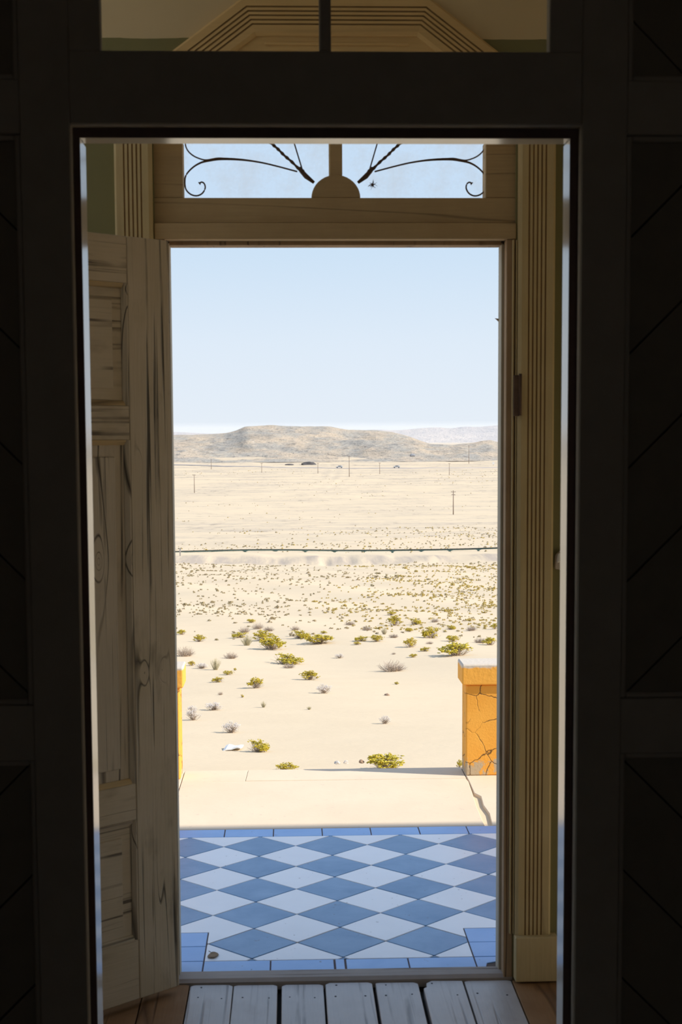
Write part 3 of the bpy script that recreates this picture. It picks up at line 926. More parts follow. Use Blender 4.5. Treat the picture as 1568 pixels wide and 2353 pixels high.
# ---- low parapet walls either side of the steps
for a, b, lab in ((.828, 2.58, 'ochre plastered parapet with pale coping on the right, its face cracked and flaking'),
                  (-2.38, -.520, 'ochre plastered parapet end on the left, half hidden by the open door leaf')):
    pp = empty('parapet', ((a + b) / 2, 7.02, 0))
    tag(pp, lab, 'low wall', 'parapet walls beside the steps')
    add('wall', box(a, b, 6.948, 7.105, 0, .437), 'ochre_plaster', pp, base=True, bevel=.006)
    add('coping', box(a - .020, b + .020, 6.930, 7.122, .4372, .536), 'ochre_coping', pp, base=True, bevel=.006)

# ================================================================== DESERT
PROF=[(6.5,2.95),(10,3.0),(13,3.15),(16,3.45),(20,3.85),(26,4.42),(36,5.22),(50,6.25),(80,8.35),(120,11.05),(160,13.75),(171,14.45),(177,14.25),(190,14.85),(230,16.8),(260,18.0),(350,21.2),(430,24.2),(500,25.6),(580,26.3),(670,26.0),(800,24.2),(1030,21.8),(1200,19.0),(1500,17.5),(2200,17.0),(9000,30.0)]
def _pchip():
    x=[math.log(a) for a,_ in PROF];y=[b for _,b in PROF];n=len(x)
    h=[x[i+1]-x[i] for i in range(n-1)];d=[(y[i+1]-y[i])/h[i] for i in range(n-1)]
    m=[d[0]]+[0 if d[i-1]*d[i]<=0 else (h[i-1]+2*h[i]+2*h[i-1]+h[i])/(((2*h[i]+h[i-1])/d[i-1])+((h[i]+2*h[i-1])/d[i])) for i in range(1,n-1)]+[d[-1]]
    return x,y,h,m
_PX,_PY,_PH,_PM=_pchip()
def drop(Y):
    t=math.log(max(Y,6.5));i=0
    while i<len(_PX)-2 and t>_PX[i+1]: i+=1
    h=_PH[i];s=(t-_PX[i])/h
    return (2*s**3-3*s*s+1)*_PY[i]+(s**3-2*s*s+s)*h*_PM[i]+(-2*s**3+3*s*s)*_PY[i+1]+(s**3-s*s)*h*_PM[i+1]
def ground(X,Y):
    z=EYE-drop(Y)
    k=min(1,max(0,(Y-9)/20))
    z+=k*(.05*math.sin(X*.9+Y*.31)+.04*math.sin(X*.35-Y*.47+1)+.07*math.sin(X*.11+Y*.13+2))*min(1.6,.5+Y/80)
    if 60<Y:
        z+=min(1,(Y-60)/60)*(.18*math.sin(X*.05+Y*.021)+.1*math.sin(X*.13-Y*.05))
    if 162<Y<182:
        b=math.exp(-((Y-173)/4.5)**2)
        z+=b*(.16*math.sin(X*.9)+.11*math.sin(X*2.3+1)+.07*math.sin(X*4.1+.5))
    return z


rows = [-16, -8, 0, 4, 6.4]
y = 6.5
while y < 2300:
    rows.append(y)
    y *= 1.0045 if 158 < y < 185 else 1.02
rows += [2600, 3200, 4200, 5600, 7500, 9000]
NC = 150
V, F = [], []
for Y in rows:
    for c in range(NC + 1):
        u = -1 + 2 * c / NC
        X = (.03 * Y if Y > 0 else 0) + math.copysign(abs(u) ** 1.8, u) * (45 + .62 * max(Y, 0))
        V.append((X, Y, ground(X, max(Y, 6.5))))
for i in range(len(rows) - 1):
    for c in range(NC):
        a = i * (NC + 1) + c
        F.append((a, a + 1, a + NC + 2, a + NC + 1))
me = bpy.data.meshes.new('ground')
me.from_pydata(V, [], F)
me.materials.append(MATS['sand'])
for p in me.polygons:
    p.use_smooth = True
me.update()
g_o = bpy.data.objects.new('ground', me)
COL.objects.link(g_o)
tag(g_o, 'pale wind-blown desert sand sloping away from the house', None, None, 'structure')

RIDGE = [(-0.0758, -0.00019), (-0.0556, 0.00057), (-0.0412, 0.00165), (-0.034, 0.00334), (-0.0282, 0.0059), (-0.021, 0.00644), (-0.0108, 0.00725), (0.0108, 0.00599), (0.0282, 0.0062), (0.0398, 0.00354), (0.0572, 0.00317), (0.0688, 0.00195), (0.0805, -0.00042), (0.0863, -0.00247), (0.0936, -0.00512), (0.1009, -0.00631), (0.1096, -0.00665), (0.1154, -0.00581), (0.1227, -0.00527), (0.13, -0.00357), (0.1344, -0.00301), (0.1405, -0.0045)]
FAR = [(0.0369, 0.00356), (0.0485, 0.00408), (0.0601, 0.00431), (0.0703, 0.00368), (0.0805, 0.00421), (0.0921, 0.0053), (0.1008, 0.00555), (0.1081, 0.00465), (0.1169, 0.00605), (0.1271, 0.00571), (0.1344, 0.00625), (0.1405, 0.00651)]


def table(T, a, lo, hi):
    if a <= T[0][0]:
        k = min(1, (T[0][0] - a) / .08)
        return T[0][1] * (1 - k) + lo * k + .0012 * k * math.sin(a * 60)
    if a >= T[-1][0]:
        k = min(1, (a - T[-1][0]) / .08)
        return T[-1][1] * (1 - k) + hi * k + .0012 * k * math.sin(a * 70)
    for (p, q), (r, s) in zip(T, T[1:]):
        if p <= a <= r:
            t_ = (a - p) / (r - p)
            return q + (s - q) * t_


def hills(name, T, Y0, Y1, Yb, e0, lo, hi, amin, amax, na, nt, rough, cell, mat, power, label):
    V, F = [], []
    for i in range(nt + 1):
        t_ = i / nt
        for c in range(na + 1):
            a = amin + (amax - amin) * c / na
            rid = table(T, a, lo, hi)
            if t_ <= .8:
                s = t_ / .8
                Y = Y0 + (Y1 - Y0) * s
                e = e0 + (rid - e0) * s ** power
                z = EYE + e * Y
                w = min(1, s * 4) * (1.0 if s < .8 else (1 - s) * 5 * .75 + .25)
            else:
                s = (t_ - .8) / .2
                Y = Y1 + (Yb - Y1) * s
                z = EYE + rid * Y1 - (EYE + rid * Y1 + 40) * s * s
                w = .25 * (1 - s)
            X = a * Y
            q = Vector((X / cell, Y / cell * .6, 3.7))
            z += rough * w * (noise.hetero_terrain(q, 0.9, 2.1, 6, 0.6) - .55) if False else rough * w * (noise.turbulence(q, 5, False) - .1 + .6 * noise.noise(q * .4))
            V.append((X, Y, z))
    for i in range(nt):
        for c in range(na):
            k = i * (na + 1) + c
            F.append((k, k + 1, k + na + 2, k + na + 1))
    me = bpy.data.meshes.new(name)
    me.from_pydata(V, [], F)
    me.materials.append(MATS[mat])
    for p in me.polygons:
        p.use_smooth = True
    o = bpy.data.objects.new(name, me)
    COL.objects.link(o)
    return tag(o, label, None, None, 'structure')


hills('rocky_hills', RIDGE, 1130, 1750, 2150, -.0176, -.002, -.004, -.45, .55, 520, 120, 7.0, 60.0, 'hill_rock', .85, 'low rocky hills of grey and tan stone behind the road')
hills('far_hills', FAR, 3900, 4700, 5600, -.006, .002, .004, -.6, .7, 300, 30, 16.0, 500.0, 'far_hill_rock', .7, 'faint hazy mountain range on the right horizon')

# road across the foot of the hills
ROAD = [(-320, 1260), (-200, 1185), (-117.8, 1123), (-84, 1095), (-50, 1058), (-19, 1035), (11, 1021), (34, 1011), (68, 998), (97, 994), (140, 994), (186, 1002), (300, 1030)]
rp = catmull([(x, y_, 0) for x, y_ in ROAD], 6)
V, F = [], []
for i, p in enumerate(rp):
    for dy, dz in ((-5.5, -.3), (-4.5, .35), (4.5, .45), (5.5, -.3)):
        V.append((p.x, p.y + dy, ground(p.x, p.y) + dz))
for i in range(len(rp) - 1):
    for k in range(3):
        F.append((i * 4 + k, i * 4 + k + 1, i * 4 + k + 5, i * 4 + k + 4))
rd = structure('road', (V, F), 'road_gravel', 'raised gravel road running along the foot of the hills')

# ---- cars on the road
def car(name, x, y_, label, rz):
    z = ground(x, y_) + .45
    r = empty(name, (x, y_, z), rz)
    tag(r, label, 'car', 'cars on the road')
    body = [(-2.2, .35), (2.15, .35), (2.2, .85), (2.1, 1.05), (1.75, 1.62), (-.55, 1.66), (-1.15, 1.1), (-2.1, .95)]
    add('body', prism(body, -.9, .9, 'Y'), 'car_paint', r, local=True, bevel=.06)
    add('windscreen', prism([(-1.10, 1.12), (-.60, 1.60), (-.66, 1.62), (-1.18, 1.13)], -.75, .75, 'Y'), 'car_glass', r, local=True)
    for s in (-1, 1):
        add('side_window', prism([(-.95, 1.10), (-.55, 1.55), (1.0, 1.55), (1.2, 1.10)], .89 * s, .93 * s, 'Y'), 'car_glass', r, local=True)
        add('bumper', box(-2.28 if s < 0 else 2.1, -2.05 if s < 0 else 2.28, -.85, .85, .35, .62), 'tyre', r, local=True, bevel=.04)
        for wx in (-1.4, 1.4):
            add('wheel', tube([(wx, s * .72, .36), (wx, s * .93, .36)], .36, 14), 'tyre', r, local=True)
    return r


car('car', 34.3, 1011.3, 'silver car on the far road, left one beside a tall pole', .03)
car('car', 72.0, 997.0, 'silver car on the far road, right one of the two', .02)

# ---- utility poles
def pole(x, y_, h_, label, arms=1):
    z = ground(x, y_)
    r = empty('utility_pole', (x, y_, z))
    tag(r, label, 'pole', 'utility poles across the desert')
    w = .10 + h_ * .005
    add('post', tube([(0, 0, -.4), (0, 0, h_)], [w * 1.15, w * .8], 8), 'pole_wood', r, local=True, smooth=True)
    for k in range(arms):
        zz_ = h_ - .35 - .9 * k
        ca = add('crossarm', box(-.75 + .2 * k, .75 - .2 * k, -.06, .06, zz_ - .07, zz_ + .07), 'pole_wood', r, local=True)
        for sx_ in (-.6 + .2 * k, .6 - .2 * k):
            ins = add('insulator', tube([(sx_, 0, zz_ + .07), (sx_, 0, zz_ + .22)], .05, 6), 'pole_wood', r, local=True)
            ins.parent = ca
            ins.location -= ca.location


pole(52.0, 471.3, 7.6, 'nearest utility pole with crossarms, standing alone on smooth sand at the right', 2)
pole(-43.3, 689.7, 8.6, 'utility pole standing alone on the sand near the open door leaf')
pole(34.5, 850.9, 11.9, 'tall utility pole in front of the road, right of the left car')
pole(54.6, 896.9, 6.8, 'utility pole in front of the road, left of the right car')
pole(17.7, 902.6, 6.3, 'utility pole in front of the road below the large dark outcrop')
pole(-16.6, 930.3, 6.0, 'faint utility pole by the road, left of the large dark outcrop')
pole(-51.5, 1002.7, 6.6, 'faintest utility pole by the road, farthest left')
pole(94.3, 876.5, 7.1, 'utility pole in front of the road, between the right car and jamb')
pole(131.0, 1085.0, 13.0, 'tall utility pole behind the road against the right hill')

# ---- dark outcrops, roadside box
def rock(name, loc, size, seed, mat, label, cat, group=None, sub=2):
    bm = bmesh.new()
    bmesh.ops.create_icosphere(bm, subdivisions=sub, radius=1.0)
    o_ = Vector((seed * 3.1, seed * 1.7, 0))
    for v in bm.verts:
        k = 1 + .45 * noise.noise(v.co * 1.1 + o_) + .2 * noise.noise(v.co * 2.9 + o_)
        v.co = Vector((v.co.x * size[0] * k, v.co.y * size[1] * k, max(v.co.z, -.35) * size[2] * k))
    me = bpy.data.meshes.new(name)
    bm.to_mesh(me)
    bm.free()
    me.materials.append(MATS[mat])
    o = bpy.data.objects.new(name, me)
    COL.objects.link(o)
    o.location = (loc[0], loc[1], ground(loc[0], loc[1]) + (loc[2] if len(loc) > 2 else 0))
    return tag(o, label, cat, group)


rock('rock_outcrop', (14.7, 1086), (5.6, 3.0, 2.1), 1, 'rock_dark', 'large dark rock outcrop behind the road', 'rock', 'dark outcrops')
rock('rock_outcrop', (.5, 1078), (3.0, 2.0, .9), 2, 'rock_dark', 'small low dark outcrop left of the large one behind the road', 'rock', 'dark outcrops')
rock('rock_outcrop', (98.0, 1180, 3.0), (2.4, 2.0, 1.7), 3, 'rock_grey', 'blue-grey boulder on the slope right of the right car', 'rock', 'dark outcrops')
sgn = empty('road_sign', (143.5, 1046, ground(143.5, 1046)))
tag(sgn, 'small white sign beside the road at the far right', 'sign')
add('board', box(-.7, .7, -.03, .03, 1.0, 2.7), 'white_scrap', sgn, local=True)
add('post', tube([(0, .05, -.3), (0, .05, 1.6)], .08, 6), 'pole_wood', sgn, local=True)

# ---- pipeline and marker post
pipe = empty('pipeline', (6.0, 196, ground(6, 196)))
tag(pipe, 'long dark green pipeline lying low across the desert', 'pipeline')
PP = [(-60, 183.0), (-30, 186.0), (-13.5, 190.0), (-3, 194.0), (8, 198.0), (20, 200.0), (28, 200.5), (45, 201.0), (75, 202.0)]
pts = catmull([(x, y_, ground(x, y_) + (.06 if x < -10 else .16 if x < 0 else .30)) for x, y_ in PP], 8)
pts = [Vector((p.x, p.y, .5 * p.z + .5 * (sum(q.z for q in pts[max(0, i - 6):i + 7]) / len(pts[max(0, i - 6):i + 7])))) for i, p in enumerate(pts)]
add('pipe', tube(pts, .07, 8), 'pipe_teal', pipe, smooth=True)
add('cover_strip', tube([p + Vector((0, -.03, .10)) for p in pts], .06, 5), 'pipe_dark', pipe)
for k in range(-9, 14):
    x = 6 + k * 3.9
    j = min(range(len(pts)), key=lambda i: abs(pts[i].x - x))
    q = pts[j]
    add('saddle', prism([(x - .55, q.z - .02), (x + .55, q.z - .02), (x + .16, q.z - .14), (x + .1, q.z - .5), (x - .1, q.z - .5), (x - .16, q.z - .14)], q.y - .14, q.y - .04, 'Y'), 'pipe_teal', pipe)
mp_ = empty('marker_post', (-13.0, 178.3, ground(-13, 178.3)))
tag(mp_, 'short grey marker post in front of the pipeline near the door leaf', 'post')
add('post', box(-.07, .07, -.07, .07, -.3, .86), 'concrete_edge', mp_, local=True)
add('cap', box(-.09, .09, -.09, .09, .86, .94), 'concrete_edge', mp_, local=True)

# ---- plants: prototypes in a unit cell (1 wide, 1 deep, 1 tall)
def blob(c, r, rn):
    a = Vector((rn.uniform(-1, 1), rn.uniform(-1, 1), rn.uniform(-1, 1))).normalized()
    b = a.cross(Vector((.3, .5, .8))).normalized()
    d = a.cross(b)
    c = Vector(c)
    v = [c + a * r * 1.25, c - a * r * 1.25, c + b * r * .8, c - b * r * .8, c + d * r * .8, c - d * r * .8]
    f = [(0, 2, 4), (0, 4, 3), (0, 3, 5), (0, 5, 2), (1, 4, 2), (1, 3, 4), (1, 5, 3), (1, 2, 5)]
    return v, f


def twig(p0, p1, r, rn, bend=.08):
    p0, p1 = Vector(p0), Vector(p1)
    m = (p0 + p1) / 2 + Vector((rn.uniform(-bend, bend), rn.uniform(-bend, bend), rn.uniform(0, bend)))
    return tube([p0, m, p1], [r, r * .8, r * .4], 3, False)


def bush_meshes(seed, clumps, per, spread, size, ntw, bias=0.0):
    rn = random.Random(seed)
    S, T = [], []
    for k in range(clumps):
        a = rn.uniform(0, 2 * math.pi)
        rr = .40 * math.sqrt(rn.random())
        cx, cy = rr * math.cos(a), rr * math.sin(a)
        cx = cx + bias * (.5 - abs(cx)) * rn.random()
        top = math.sqrt(max(.05, 1 - (cx / .5) ** 2 - (cy / .5) ** 2))
        cz = top * rn.uniform(.45, .92)
        for i in range(per):
            S.append(blob((cx + rn.gauss(0, spread), cy + rn.gauss(0, spread), max(.03, cz + rn.gauss(0, spread * 1.1))), size * rn.uniform(.6, 1.3), rn))
        for i in range(2):
            T.append(twig((rn.uniform(-.08, .08), rn.uniform(-.08, .08), 0), (cx, cy, cz), .011, rn))
    for i in range(ntw):
        a = rn.uniform(0, 2 * math.pi)
        rr = .5 * math.sqrt(rn.random())
        x = rr * math.cos(a)
        yy = rr * math.sin(a)
        T.append(twig((x * .35, yy * .35, 0), (x, yy, rn.uniform(.3, 1) * math.sqrt(max(.04, 1 - 3.6 * rr * rr))), .008, rn))
    return join(*S), join(*T)


PROTO = {}
for s in range(4):
    a, b = bush_meshes(20 + s, 24, 16, .058, .044, 28 + 14 * (s % 2), .5 * (s % 2))
    PROTO['G', s] = (make_mesh('bush_foliage', *a, 'bush_leaf'), make_mesh('bush_twigs', *b, 'twig_grey'))
    a, b = bush_meshes(40 + s, 30, 13, .055, .026, 30)
    PROTO['S', s] = (make_mesh('shrub_foliage', *a, 'silver_leaf'), make_mesh('shrub_twigs', *b, 'twig_grey'))
    rn = random.Random(60 + s)
    T = []
    for i in range(190):
        a = rn.uniform(0, 2 * math.pi)
        rr = .5 * math.sqrt(rn.random())
        x, yy = rr * math.cos(a), rr * math.sin(a)
        T.append(twig((x * .4, yy * .4, 0), (x, yy, rn.uniform(.35, 1) * math.sqrt(max(.05, 1 - 3.4 * rr * rr))), rn.uniform(.006, .011), rn, .1))
    PROTO['T', s] = (make_mesh('twig_mound', *join(*T), 'twig_grey'),)
    T = []
    for i in range(150):
        a = rn.uniform(0, 2 * math.pi)
        rr = .5 * rn.random()
        x, yy = rr * math.cos(a), rr * math.sin(a)
        T.append(twig((x * .3, yy * .3, 0), (x, yy, rn.uniform(.5, 1) * (1 - .5 * rr)), rn.uniform(.007, .012), rn, .05))
    PROTO['R', s] = (make_mesh('grass_blades', *join(*T), 'grass_pale'),)
KIND = {'G': ('yellow_bush', 'bush', 'yellow-green bushes on the sand', ('foliage', 'twigs')),
        'S': ('silver_shrub', 'shrub', 'silvery shrubs on the sand', ('foliage', 'twigs')),
        'T': ('twig_bush', 'bush', 'dead twig bushes on the sand', None),
        'R': ('grass_clump', 'grass', 'grass clumps on the sand', None)}
BUSHES = [
   ('G', 0.95, 14.49, 0.433, 0.168, 'spreading yellow-green shrub hugging the far edge of the landing, nearest the right parapet'),
   ('G', -0.05, 14.63, 0.244, 0.075, 'low yellow flowering plant just behind the far edge of the landing, left of its shadow'),
   ('G', 1.68, 14.58, 0.07, 0.085, 'small yellow sprig poking out at the foot of the right parapet end'),
   ('G', -0.38, 16.58, 0.257, 0.144, 'yellow-green bush with bare twigs on its right, beside the white scrap'),
   ('S', -0.77, 19.0, 0.271, 0.171, 'round silvery grey shrub with long shadow, above and left of the white scrap'),
   ('S', -1.37, 20.82, 0.235, 0.213, 'silvery grey ball shrub touching the edge of the left parapet'),
   ('S', -1.16, 22.24, 0.303, 0.128, 'flat silvery grey shrub between the left parapet and open sand'),
   ('S', 1.26, 19.71, 0.176, 0.114, 'pale silvery shrub alone on open sand left of the right parapet'),
   ('S', 0.56, 24.62, 0.276, 0.181, 'silvery grey shrub alone in the middle of the sand'),
   ('G', -0.6, 25.83, 0.305, 0.198, 'compact yellow-green bush with dark shadow, left of the lone middle silvery shrub'),
   ('G', 0.36, 27.71, 0.376, 0.176, 'green bush with grey twigs directly above the lone middle silvery shrub'),
   ('G', -1.33, 27.53, 0.244, 0.105, 'double-clumped small yellow-green bush right of the left parapet coping'),
   ('G', -1.23, 29.43, 0.243, 0.084, 'flat yellow-green bush just above the double-clumped one'),
   ('G', -1.14, 30.65, 0.072, 0.059, 'tiny green sprout above the flat yellow-green bush'),
   ('G', -2.12, 31.9, 0.169, 0.102, 'small yellow bush behind the left parapet coping corner'),
   ('S', -1.87, 31.15, 0.312, 0.119, 'flat bluish grey shrub beside the upright pale grass clump'),
   ('R', -1.55, 30.79, 0.254, 0.265, 'upright pale green grass clump near the left parapet coping'),
   ('T', -2.42, 34.09, 0.502, 0.26, 'wispy pale dead twig bush behind the left parapet, at the door edge'),
   ('T', -1.36, 33.86, 0.379, 0.172, 'wispy tan dead twig bush right of the left parapet, on open sand'),
   ('G', -0.11, 32.74, 0.732, 0.229, 'wide arched yellow-orange bush in the middle of the shrub field'),
   ('T', -0.03, 31.57, 0.316, 0.13, 'grey twig bush tucked under the wide arched yellow-orange bush'),
   ('G', -0.46, 36.56, 0.709, 0.348, 'big yellow-green bush with grey twigs at left, lowest of the middle-left cluster'),
   ('G', -0.73, 39.58, 0.558, 0.276, 'yellow-green bush overlapping the top of the big cluster bush'),
   ('G', -1.38, 41.49, 0.487, 0.171, 'low yellow-green bush at the left end of the cluster'),
   ('T', -1.34, 43.81, 0.412, 0.208, 'domed grey twig bush behind the low left bush of the cluster'),
   ('R', -1.1, 37.95, 0.379, 0.289, 'feathery grey grass clump below the left end of the cluster'),
   ('T', -0.98, 44.95, 0.448, 0.214, 'brownish grey twig bush at the top of the cluster'),
   ('T', -0.62, 43.7, 0.385, 0.166, 'flat grey twig bush at the right shoulder of the cluster'),
   ('G', -1.23, 47.63, 0.335, 0.121, 'small yellow bush highest above the middle-left cluster'),
   ('G', -3.19, 43.83, 0.309, 0.167, 'yellow-green bush beside the open door leaf edge'),
   ('G', -2.43, 39.86, 0.352, 0.19, 'leaning yellow-green bush, second from the open door leaf edge'),
   ('G', 0.25, 39.6, 0.535, 0.226, 'smooth dome of yellow-green bush right of the cluster'),
   ('G', 0.73, 37.67, 0.863, 0.239, 'wide yellow-green bush with bare twiggy middle, right of the smooth dome'),
   ('G', 0.93, 41.03, 0.217, 0.078, 'tiny flat green bush above the wide twiggy-middled bush'),
   ('T', 0.15, 43.38, 0.331, 0.165, 'faint grey twigs above the smooth dome of yellow-green'),
   ('G', 1.87, 37.96, 0.402, 0.145, 'left half of the arched pair of yellow bushes at the middle of the field'),
   ('G', 2.23, 37.75, 0.378, 0.18, 'right half of the arched pair of yellow bushes at the middle of the field'),
   ('G', 1.68, 37.14, 0.218, 0.083, 'small yellow bush below the left half of the arched pair'),
   ('G', 2.94, 36.09, 0.362, 0.23, 'upright two-lobed yellow-green bush right of the arched pair'),
   ('G', 3.22, 34.93, 0.268, 0.111, 'small dark yellow cushion bush left of the biggest right-hand bush'),
   ('G', 2.79, 33.52, 0.218, 0.085, 'small pale yellow bush lowest between the lobed bush and twig mound'),
   ('G', 3.77, 33.23, 0.846, 0.319, 'biggest yellow-green bush with grey left side, just behind the right parapet'),
   ('T', 2.09, 30.17, 0.659, 0.25, 'wide brown twig mound left of the right parapet coping'),
   ('G', 3.78, 39.24, 0.509, 0.325, 'tall grey-topped olive bush above the biggest right-hand bush'),
   ('G', 4.23, 38.22, 0.406, 0.171, 'olive bush with brown twigs right of the tall grey-topped one'),
   ('G', 5.08, 37.42, 0.399, 0.216, 'yellow-green bush cut by the right door jamb'),
   ('S', 1.14, 34.24, 0.242, 0.109, 'small grey shrub alone right of the wide arched yellow-orange bush'),
   ('R', 2.57, 40.26, 0.213, 0.205, 'pale upright grass clump above the right half of the arched pair'),
   ('T', 2.73, 38.93, 0.298, 0.124, 'low grey twigs right of the pale upright grass clump'),
   ('T', 1.95, 48.03, 0.395, 0.152, 'dark grey twig patch above the left half of the arched pair'),
   ('G', 3.38, 47.73, 0.477, 0.333, 'olive and grey bush straight above the two-lobed bush, left one'),
   ('G', 4.02, 47.73, 0.421, 0.228, 'olive and grey bush straight above the two-lobed bush, right one'),
   ('G', 3.43, 42.39, 0.275, 0.121, 'flat olive bush between the two-lobed bush and the olive pair'),
   ('T', 2.21, 42.61, 0.35, 0.162, 'open grey twigs above the arched pair of yellow bushes'),
   ('G', 3.61, 52.59, 0.34, 0.15, 'flat brownish yellow patch of bush highest above the olive pair'),
   ('T', 3.51, 37.12, 0.219, 0.083, 'small grey twigs under the tall grey-topped olive bush'),
   ('T', 4.92, 38.15, 0.361, 0.159, 'grey twig bush left of the bush cut by the right jamb'),
   ('R', -0.41, 22.49, 0.106, 0.108, 'thin pale green grass tuft on bare sand in the lower middle'),
   ('R', 0.28, 22.0, 0.091, 0.056, 'faint tan grass tuft on bare sand, right of the thin green tuft'),
   ('G', -0.79, 24.2, 0.057, 0.054, 'tiny bright yellow sprout on bare sand left of the lower middle'),
   ('T', -1.17, 24.8, 0.103, 0.063, 'small brown twig stub right of the left parapet wall'),
   ('G', 1.93, 26.83, 0.095, 0.051, 'tiny yellow-green sprout on bare sand near the right parapet coping'),
   ('T', 2.42, 34.53, 0.122, 0.055, 'small dry stub between the arched pair and the small pale bush'),
   ('G', 4.74, 43.72, 0.335, 0.139, 'low mustard bush in the dense scrub, right of the olive pair'),
   ('T', 4.76, 48.53, 0.343, 0.154, 'grey twigs in the dense scrub above the tall grey-topped bush'),
   ('T', 5.26, 42.73, 0.379, 0.164, 'wide grey twigs in the dense scrub left of the right jamb'),
   ('G', 5.96, 42.99, 0.229, 0.165, 'small olive bush in the dense scrub at the right jamb'),
]

rn = random.Random(77)
for i, (kd, x, y_, w_, h_, lab) in enumerate(BUSHES):
    nm, cat, grp, parts = KIND[kd]
    ms = PROTO[kd, i % 4]
    loc = (x, y_ + w_ * .3, ground(x, y_ + w_ * .3) - .015 * h_)
    sc = (w_ * 1.06, w_ * .9, h_ * 1.05)
    rz = rn.uniform(-.5, .5) + (math.pi if rn.random() < .5 else 0)
    if parts:
        r = empty(nm, loc, rz)
        r.scale = sc
        for pn, m_ in zip(parts, ms):
            o = bpy.data.objects.new(pn, m_)
            COL.objects.link(o)
            o.parent = r
    else:
        r = bpy.data.objects.new(nm, ms[0])
        COL.objects.link(r)
        r.location = loc
        r.rotation_euler = (0, 0, rz)
        r.scale = sc
    tag(r, lab, cat, grp)

# ---- small tufts: the nearest 280 one by one, the rest as one mass
def tuft_shape(seed, nb, sz):
    rn_ = random.Random(seed)
    S = []
    for i in range(nb):
        a = rn_.uniform(0, 2 * math.pi)
        rr = .36 * math.sqrt(rn_.random())
        S.append(blob((rr * math.cos(a), rr * math.sin(a), rn_.uniform(.15, .8) * (1 - rr)), sz * rn_.uniform(.7, 1.3), rn_))
    return join(*S)


TUFT = [[make_mesh('tuft_leaves', *tuft_shape(100 + s + 10 * c, 14, .16), ('tuft_brown', 'tuft_mustard')[c]) for s in range(4)] for c in range(2)]
rn = random.Random(9)
spots = []
taken = {}
for kd, x, y_, w_, h_, lab in BUSHES:
    taken.setdefault((int(x / .5), int(y_ / .5)), []).append((x, y_ + w_ * .3, w_))
while len(spots) < 5200:
    Y = math.exp(rn.uniform(math.log(40), math.log(168)))
    a = rn.uniform(-.20, .28)
    X = a * Y
    mus = a > .045 + .03 * math.sin(Y * .07) and 42 < Y < 150
    dens = .62 if mus else .34
    if Y < 58:
        dens *= .35 if not mus else .9
    dens *= .35 + 1.1 * max(0, noise.noise(Vector((X * .12, Y * .07, 1.3))) + .35)
    if rn.random() > dens:
        continue
    s = rn.uniform(.07, .16) * (1.6 if rn.random() < .10 else 1) * (.62 + Y / 135)
    cell = (int(X / .5), int(Y / .5))
    if any((X - q[0]) ** 2 + (Y - q[1]) ** 2 < (.62 * (s + q[2])) ** 2 for i_ in (-1, 0, 1) for j_ in (-1, 0, 1) for q in taken.get((cell[0] + i_, cell[1] + j_), ())):
        continue
    taken.setdefault(cell, []).append((X, Y, s))
    spots.append((Y, X, s, mus and rn.random() < .8))
spots.sort(key=lambda p: p[0])
def inview(p):
    return -.078 < p[1] / p[0] < .1415
near = sorted([p for p in spots if inview(p)], key=lambda p: -p[2] / p[0])[:290]
nearset = set(near)
for Y, X, s, mus in near:
    o = bpy.data.objects.new('mustard_tuft' if mus else 'dry_tuft_plant', TUFT[mus][rn.randrange(4)])
    COL.objects.link(o)
    o.location = (X, Y, ground(X, Y) - .01)
    o.rotation_euler = (0, 0, rn.uniform(0, 6.28))
    o.scale = (s * 1.25, s, s * .62)
    if mus:
        tag(o, 'small mustard yellow tuft in the dense scrub on the right of the sand', 'tuft', 'mustard tufts on the sand')
    else:
        tag(o, 'small brown dry tuft scattered on the sand before the pipeline', 'tuft', 'brown tufts on the sand')
rest = [p for p in spots if p not in nearset]
far_target = len(rest) + 2100
while len(rest) < far_target:          # scrub on the far side of the pipeline
    Y = math.exp(rn.uniform(math.log(192), math.log(980)))
    a = rn.uniform(-.16, .24)
    X = a * Y
    v = noise.noise(Vector((X * .012, Y * .016, 4.1))) + .5 * noise.noise(Vector((X * .05, Y * .05, 2.1)))
    k = .9 if (205 < Y < 330 or Y > 700) else .25
    if rn.random() > k * max(0, v + .22) * 1.6:
        continue
    rest.append((Y, X, rn.uniform(.13, .36) * (1 + Y / 700), rn.random() < .25))
for c, nm, lab in ((0, 'brown_scrub', 'countless tiny brown tufts dotting the far sand'), (1, 'mustard_scrub', 'countless tiny mustard tufts dotting the far sand')):
    V, F = [], []
    for Y, X, s, mus in rest:
        if bool(mus) != bool(c):
            continue
        z = ground(X, Y)
        n0 = len(V)
        far = Y > 190
        k = 1 if far else 3
        for q in range(k):
            ox, oy = (rn.uniform(-.35, .35) * s, rn.uniform(-.3, .3) * s) if k > 1 else (0, 0)
            r_ = s * (.30 if k > 1 else .5)
            n0 = len(V)
            hh = s * rn.uniform(.3, .55)
            V += [(X + ox - r_, Y + oy, z - .01), (X + ox, Y + oy - r_ * .7, z - .01), (X + ox + r_, Y + oy, z - .01), (X + ox, Y + oy + r_ * .7, z - .01), (X + ox + rn.uniform(-.2, .2) * r_, Y + oy, z + hh), (X + ox + r_ * .6, Y + oy - .2 * r_, z + hh * .7)]
            F += [(n0, n0 + 1, n0 + 4), (n0 + 1, n0 + 2, n0 + 5), (n0 + 1, n0 + 5, n0 + 4), (n0 + 2, n0 + 3, n0 + 5), (n0 + 3, n0 + 4, n0 + 5), (n0 + 3, n0, n0 + 4)]
    o = add(nm, (V, F), ('tuft_brown', 'tuft_mustard')[c])
    tag(o, lab, 'scrub', None, 'stuff')

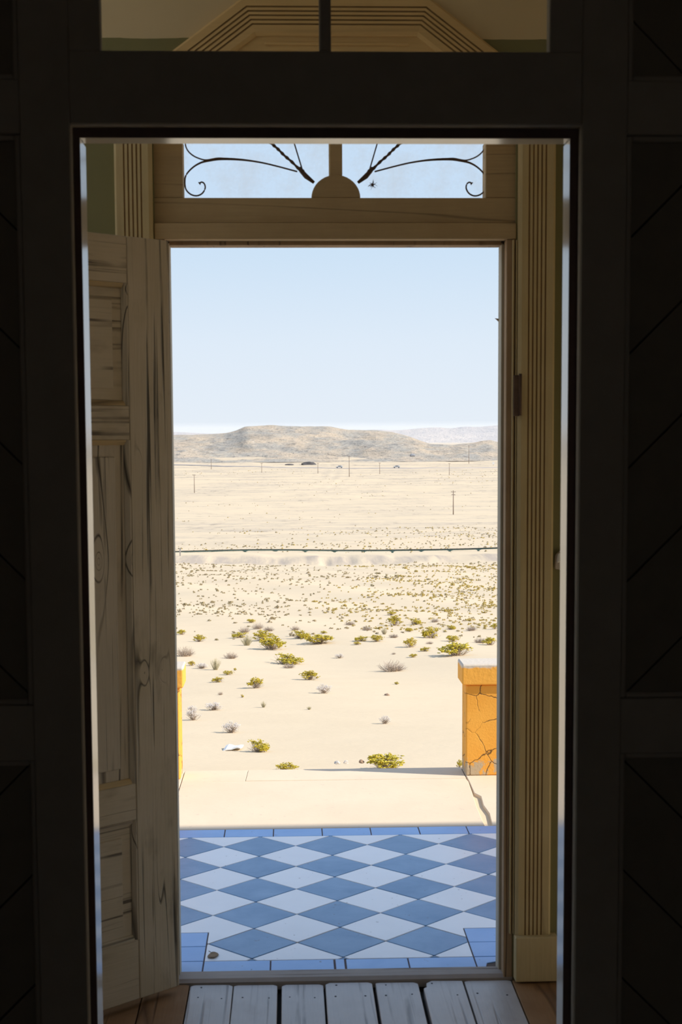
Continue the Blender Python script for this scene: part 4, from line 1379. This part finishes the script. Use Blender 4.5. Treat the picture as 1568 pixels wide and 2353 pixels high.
# ---- scraps and stones on the near sand
sx_, sy_ = -.676, 16.92
sz_ = ground(sx_, sy_)
V, F = [], []
for i in range(7):
    for j in range(5):
        u_, v_ = i / 6, j / 4
        V.append((sx_ - .10 + .20 * u_ + .03 * v_, sy_ - .12 + .3 * v_, sz_ + .012 + .018 * math.sin(u_ * 3.0 + v_ * 2) * (.4 + u_) + .008 * math.sin(u_ * 9) + .03 * u_))
n_ = len(V)
V += [(a, b, c - .012) for a, b, c in V]
for i in range(6):
    for j in range(4):
        k = i * 5 + j
        F.append((k, k + 5, k + 6, k + 1))
        F.append((n_ + k, n_ + k + 1, n_ + k + 6, n_ + k + 5))
edge = [i * 5 for i in range(7)] + [30 + j for j in range(1, 5)] + [i * 5 + 4 for i in range(5, -1, -1)] + [j for j in range(3, 0, -1)]
for a, b in zip(edge, edge[1:] + edge[:1]):
    F.append((a, b, b + n_, a + n_))
tag(add('crumpled_sheet', (V, F), 'white_scrap'), 'crumpled white sheet half buried in the sand beside a yellow bush', 'sheet')
rock('stone', (.46, 14.62, .075), (.030, .03, .022), 5, 'stone_pale', 'pale stone behind the landing edge, leftmost of three', 'stone', 'stones behind the landing')
rock('stone', (.545, 14.60, .08), (.026, .025, .024), 6, 'stone_pale', 'pale stone behind the landing edge, middle of three', 'stone', 'stones behind the landing')
rock('stone', (.70, 14.62, .08), (.026, .022, .026), 7, 'stone_brown', 'brown stone behind the landing edge beside the spreading shrub', 'stone', 'stones behind the landing')
rock('stone', (1.60, 24.4, .0), (.05, .04, .035), 8, 'stone_brown', 'small dark stone alone on open sand near the right parapet', 'stone')

# ---- haze lying over the far plain behind the rocky hills
t = NT('haze')
vs = t.n('VolumeScatter')
vs.inputs['Color'].default_value = (0.46, 0.50, 0.565, 1)
vs.inputs['Density'].default_value = 0.0007
vs.inputs['Anisotropy'].default_value = 0.1
t.l(vs.outputs[0], t.out.inputs['Volume'])
hz = add('haze', box(-2600, 3200, 2300, 3880, -60, 23), 'haze')
tag(hz, 'pale haze over the far plain in front of the distant range', 'haze', None, 'stuff')
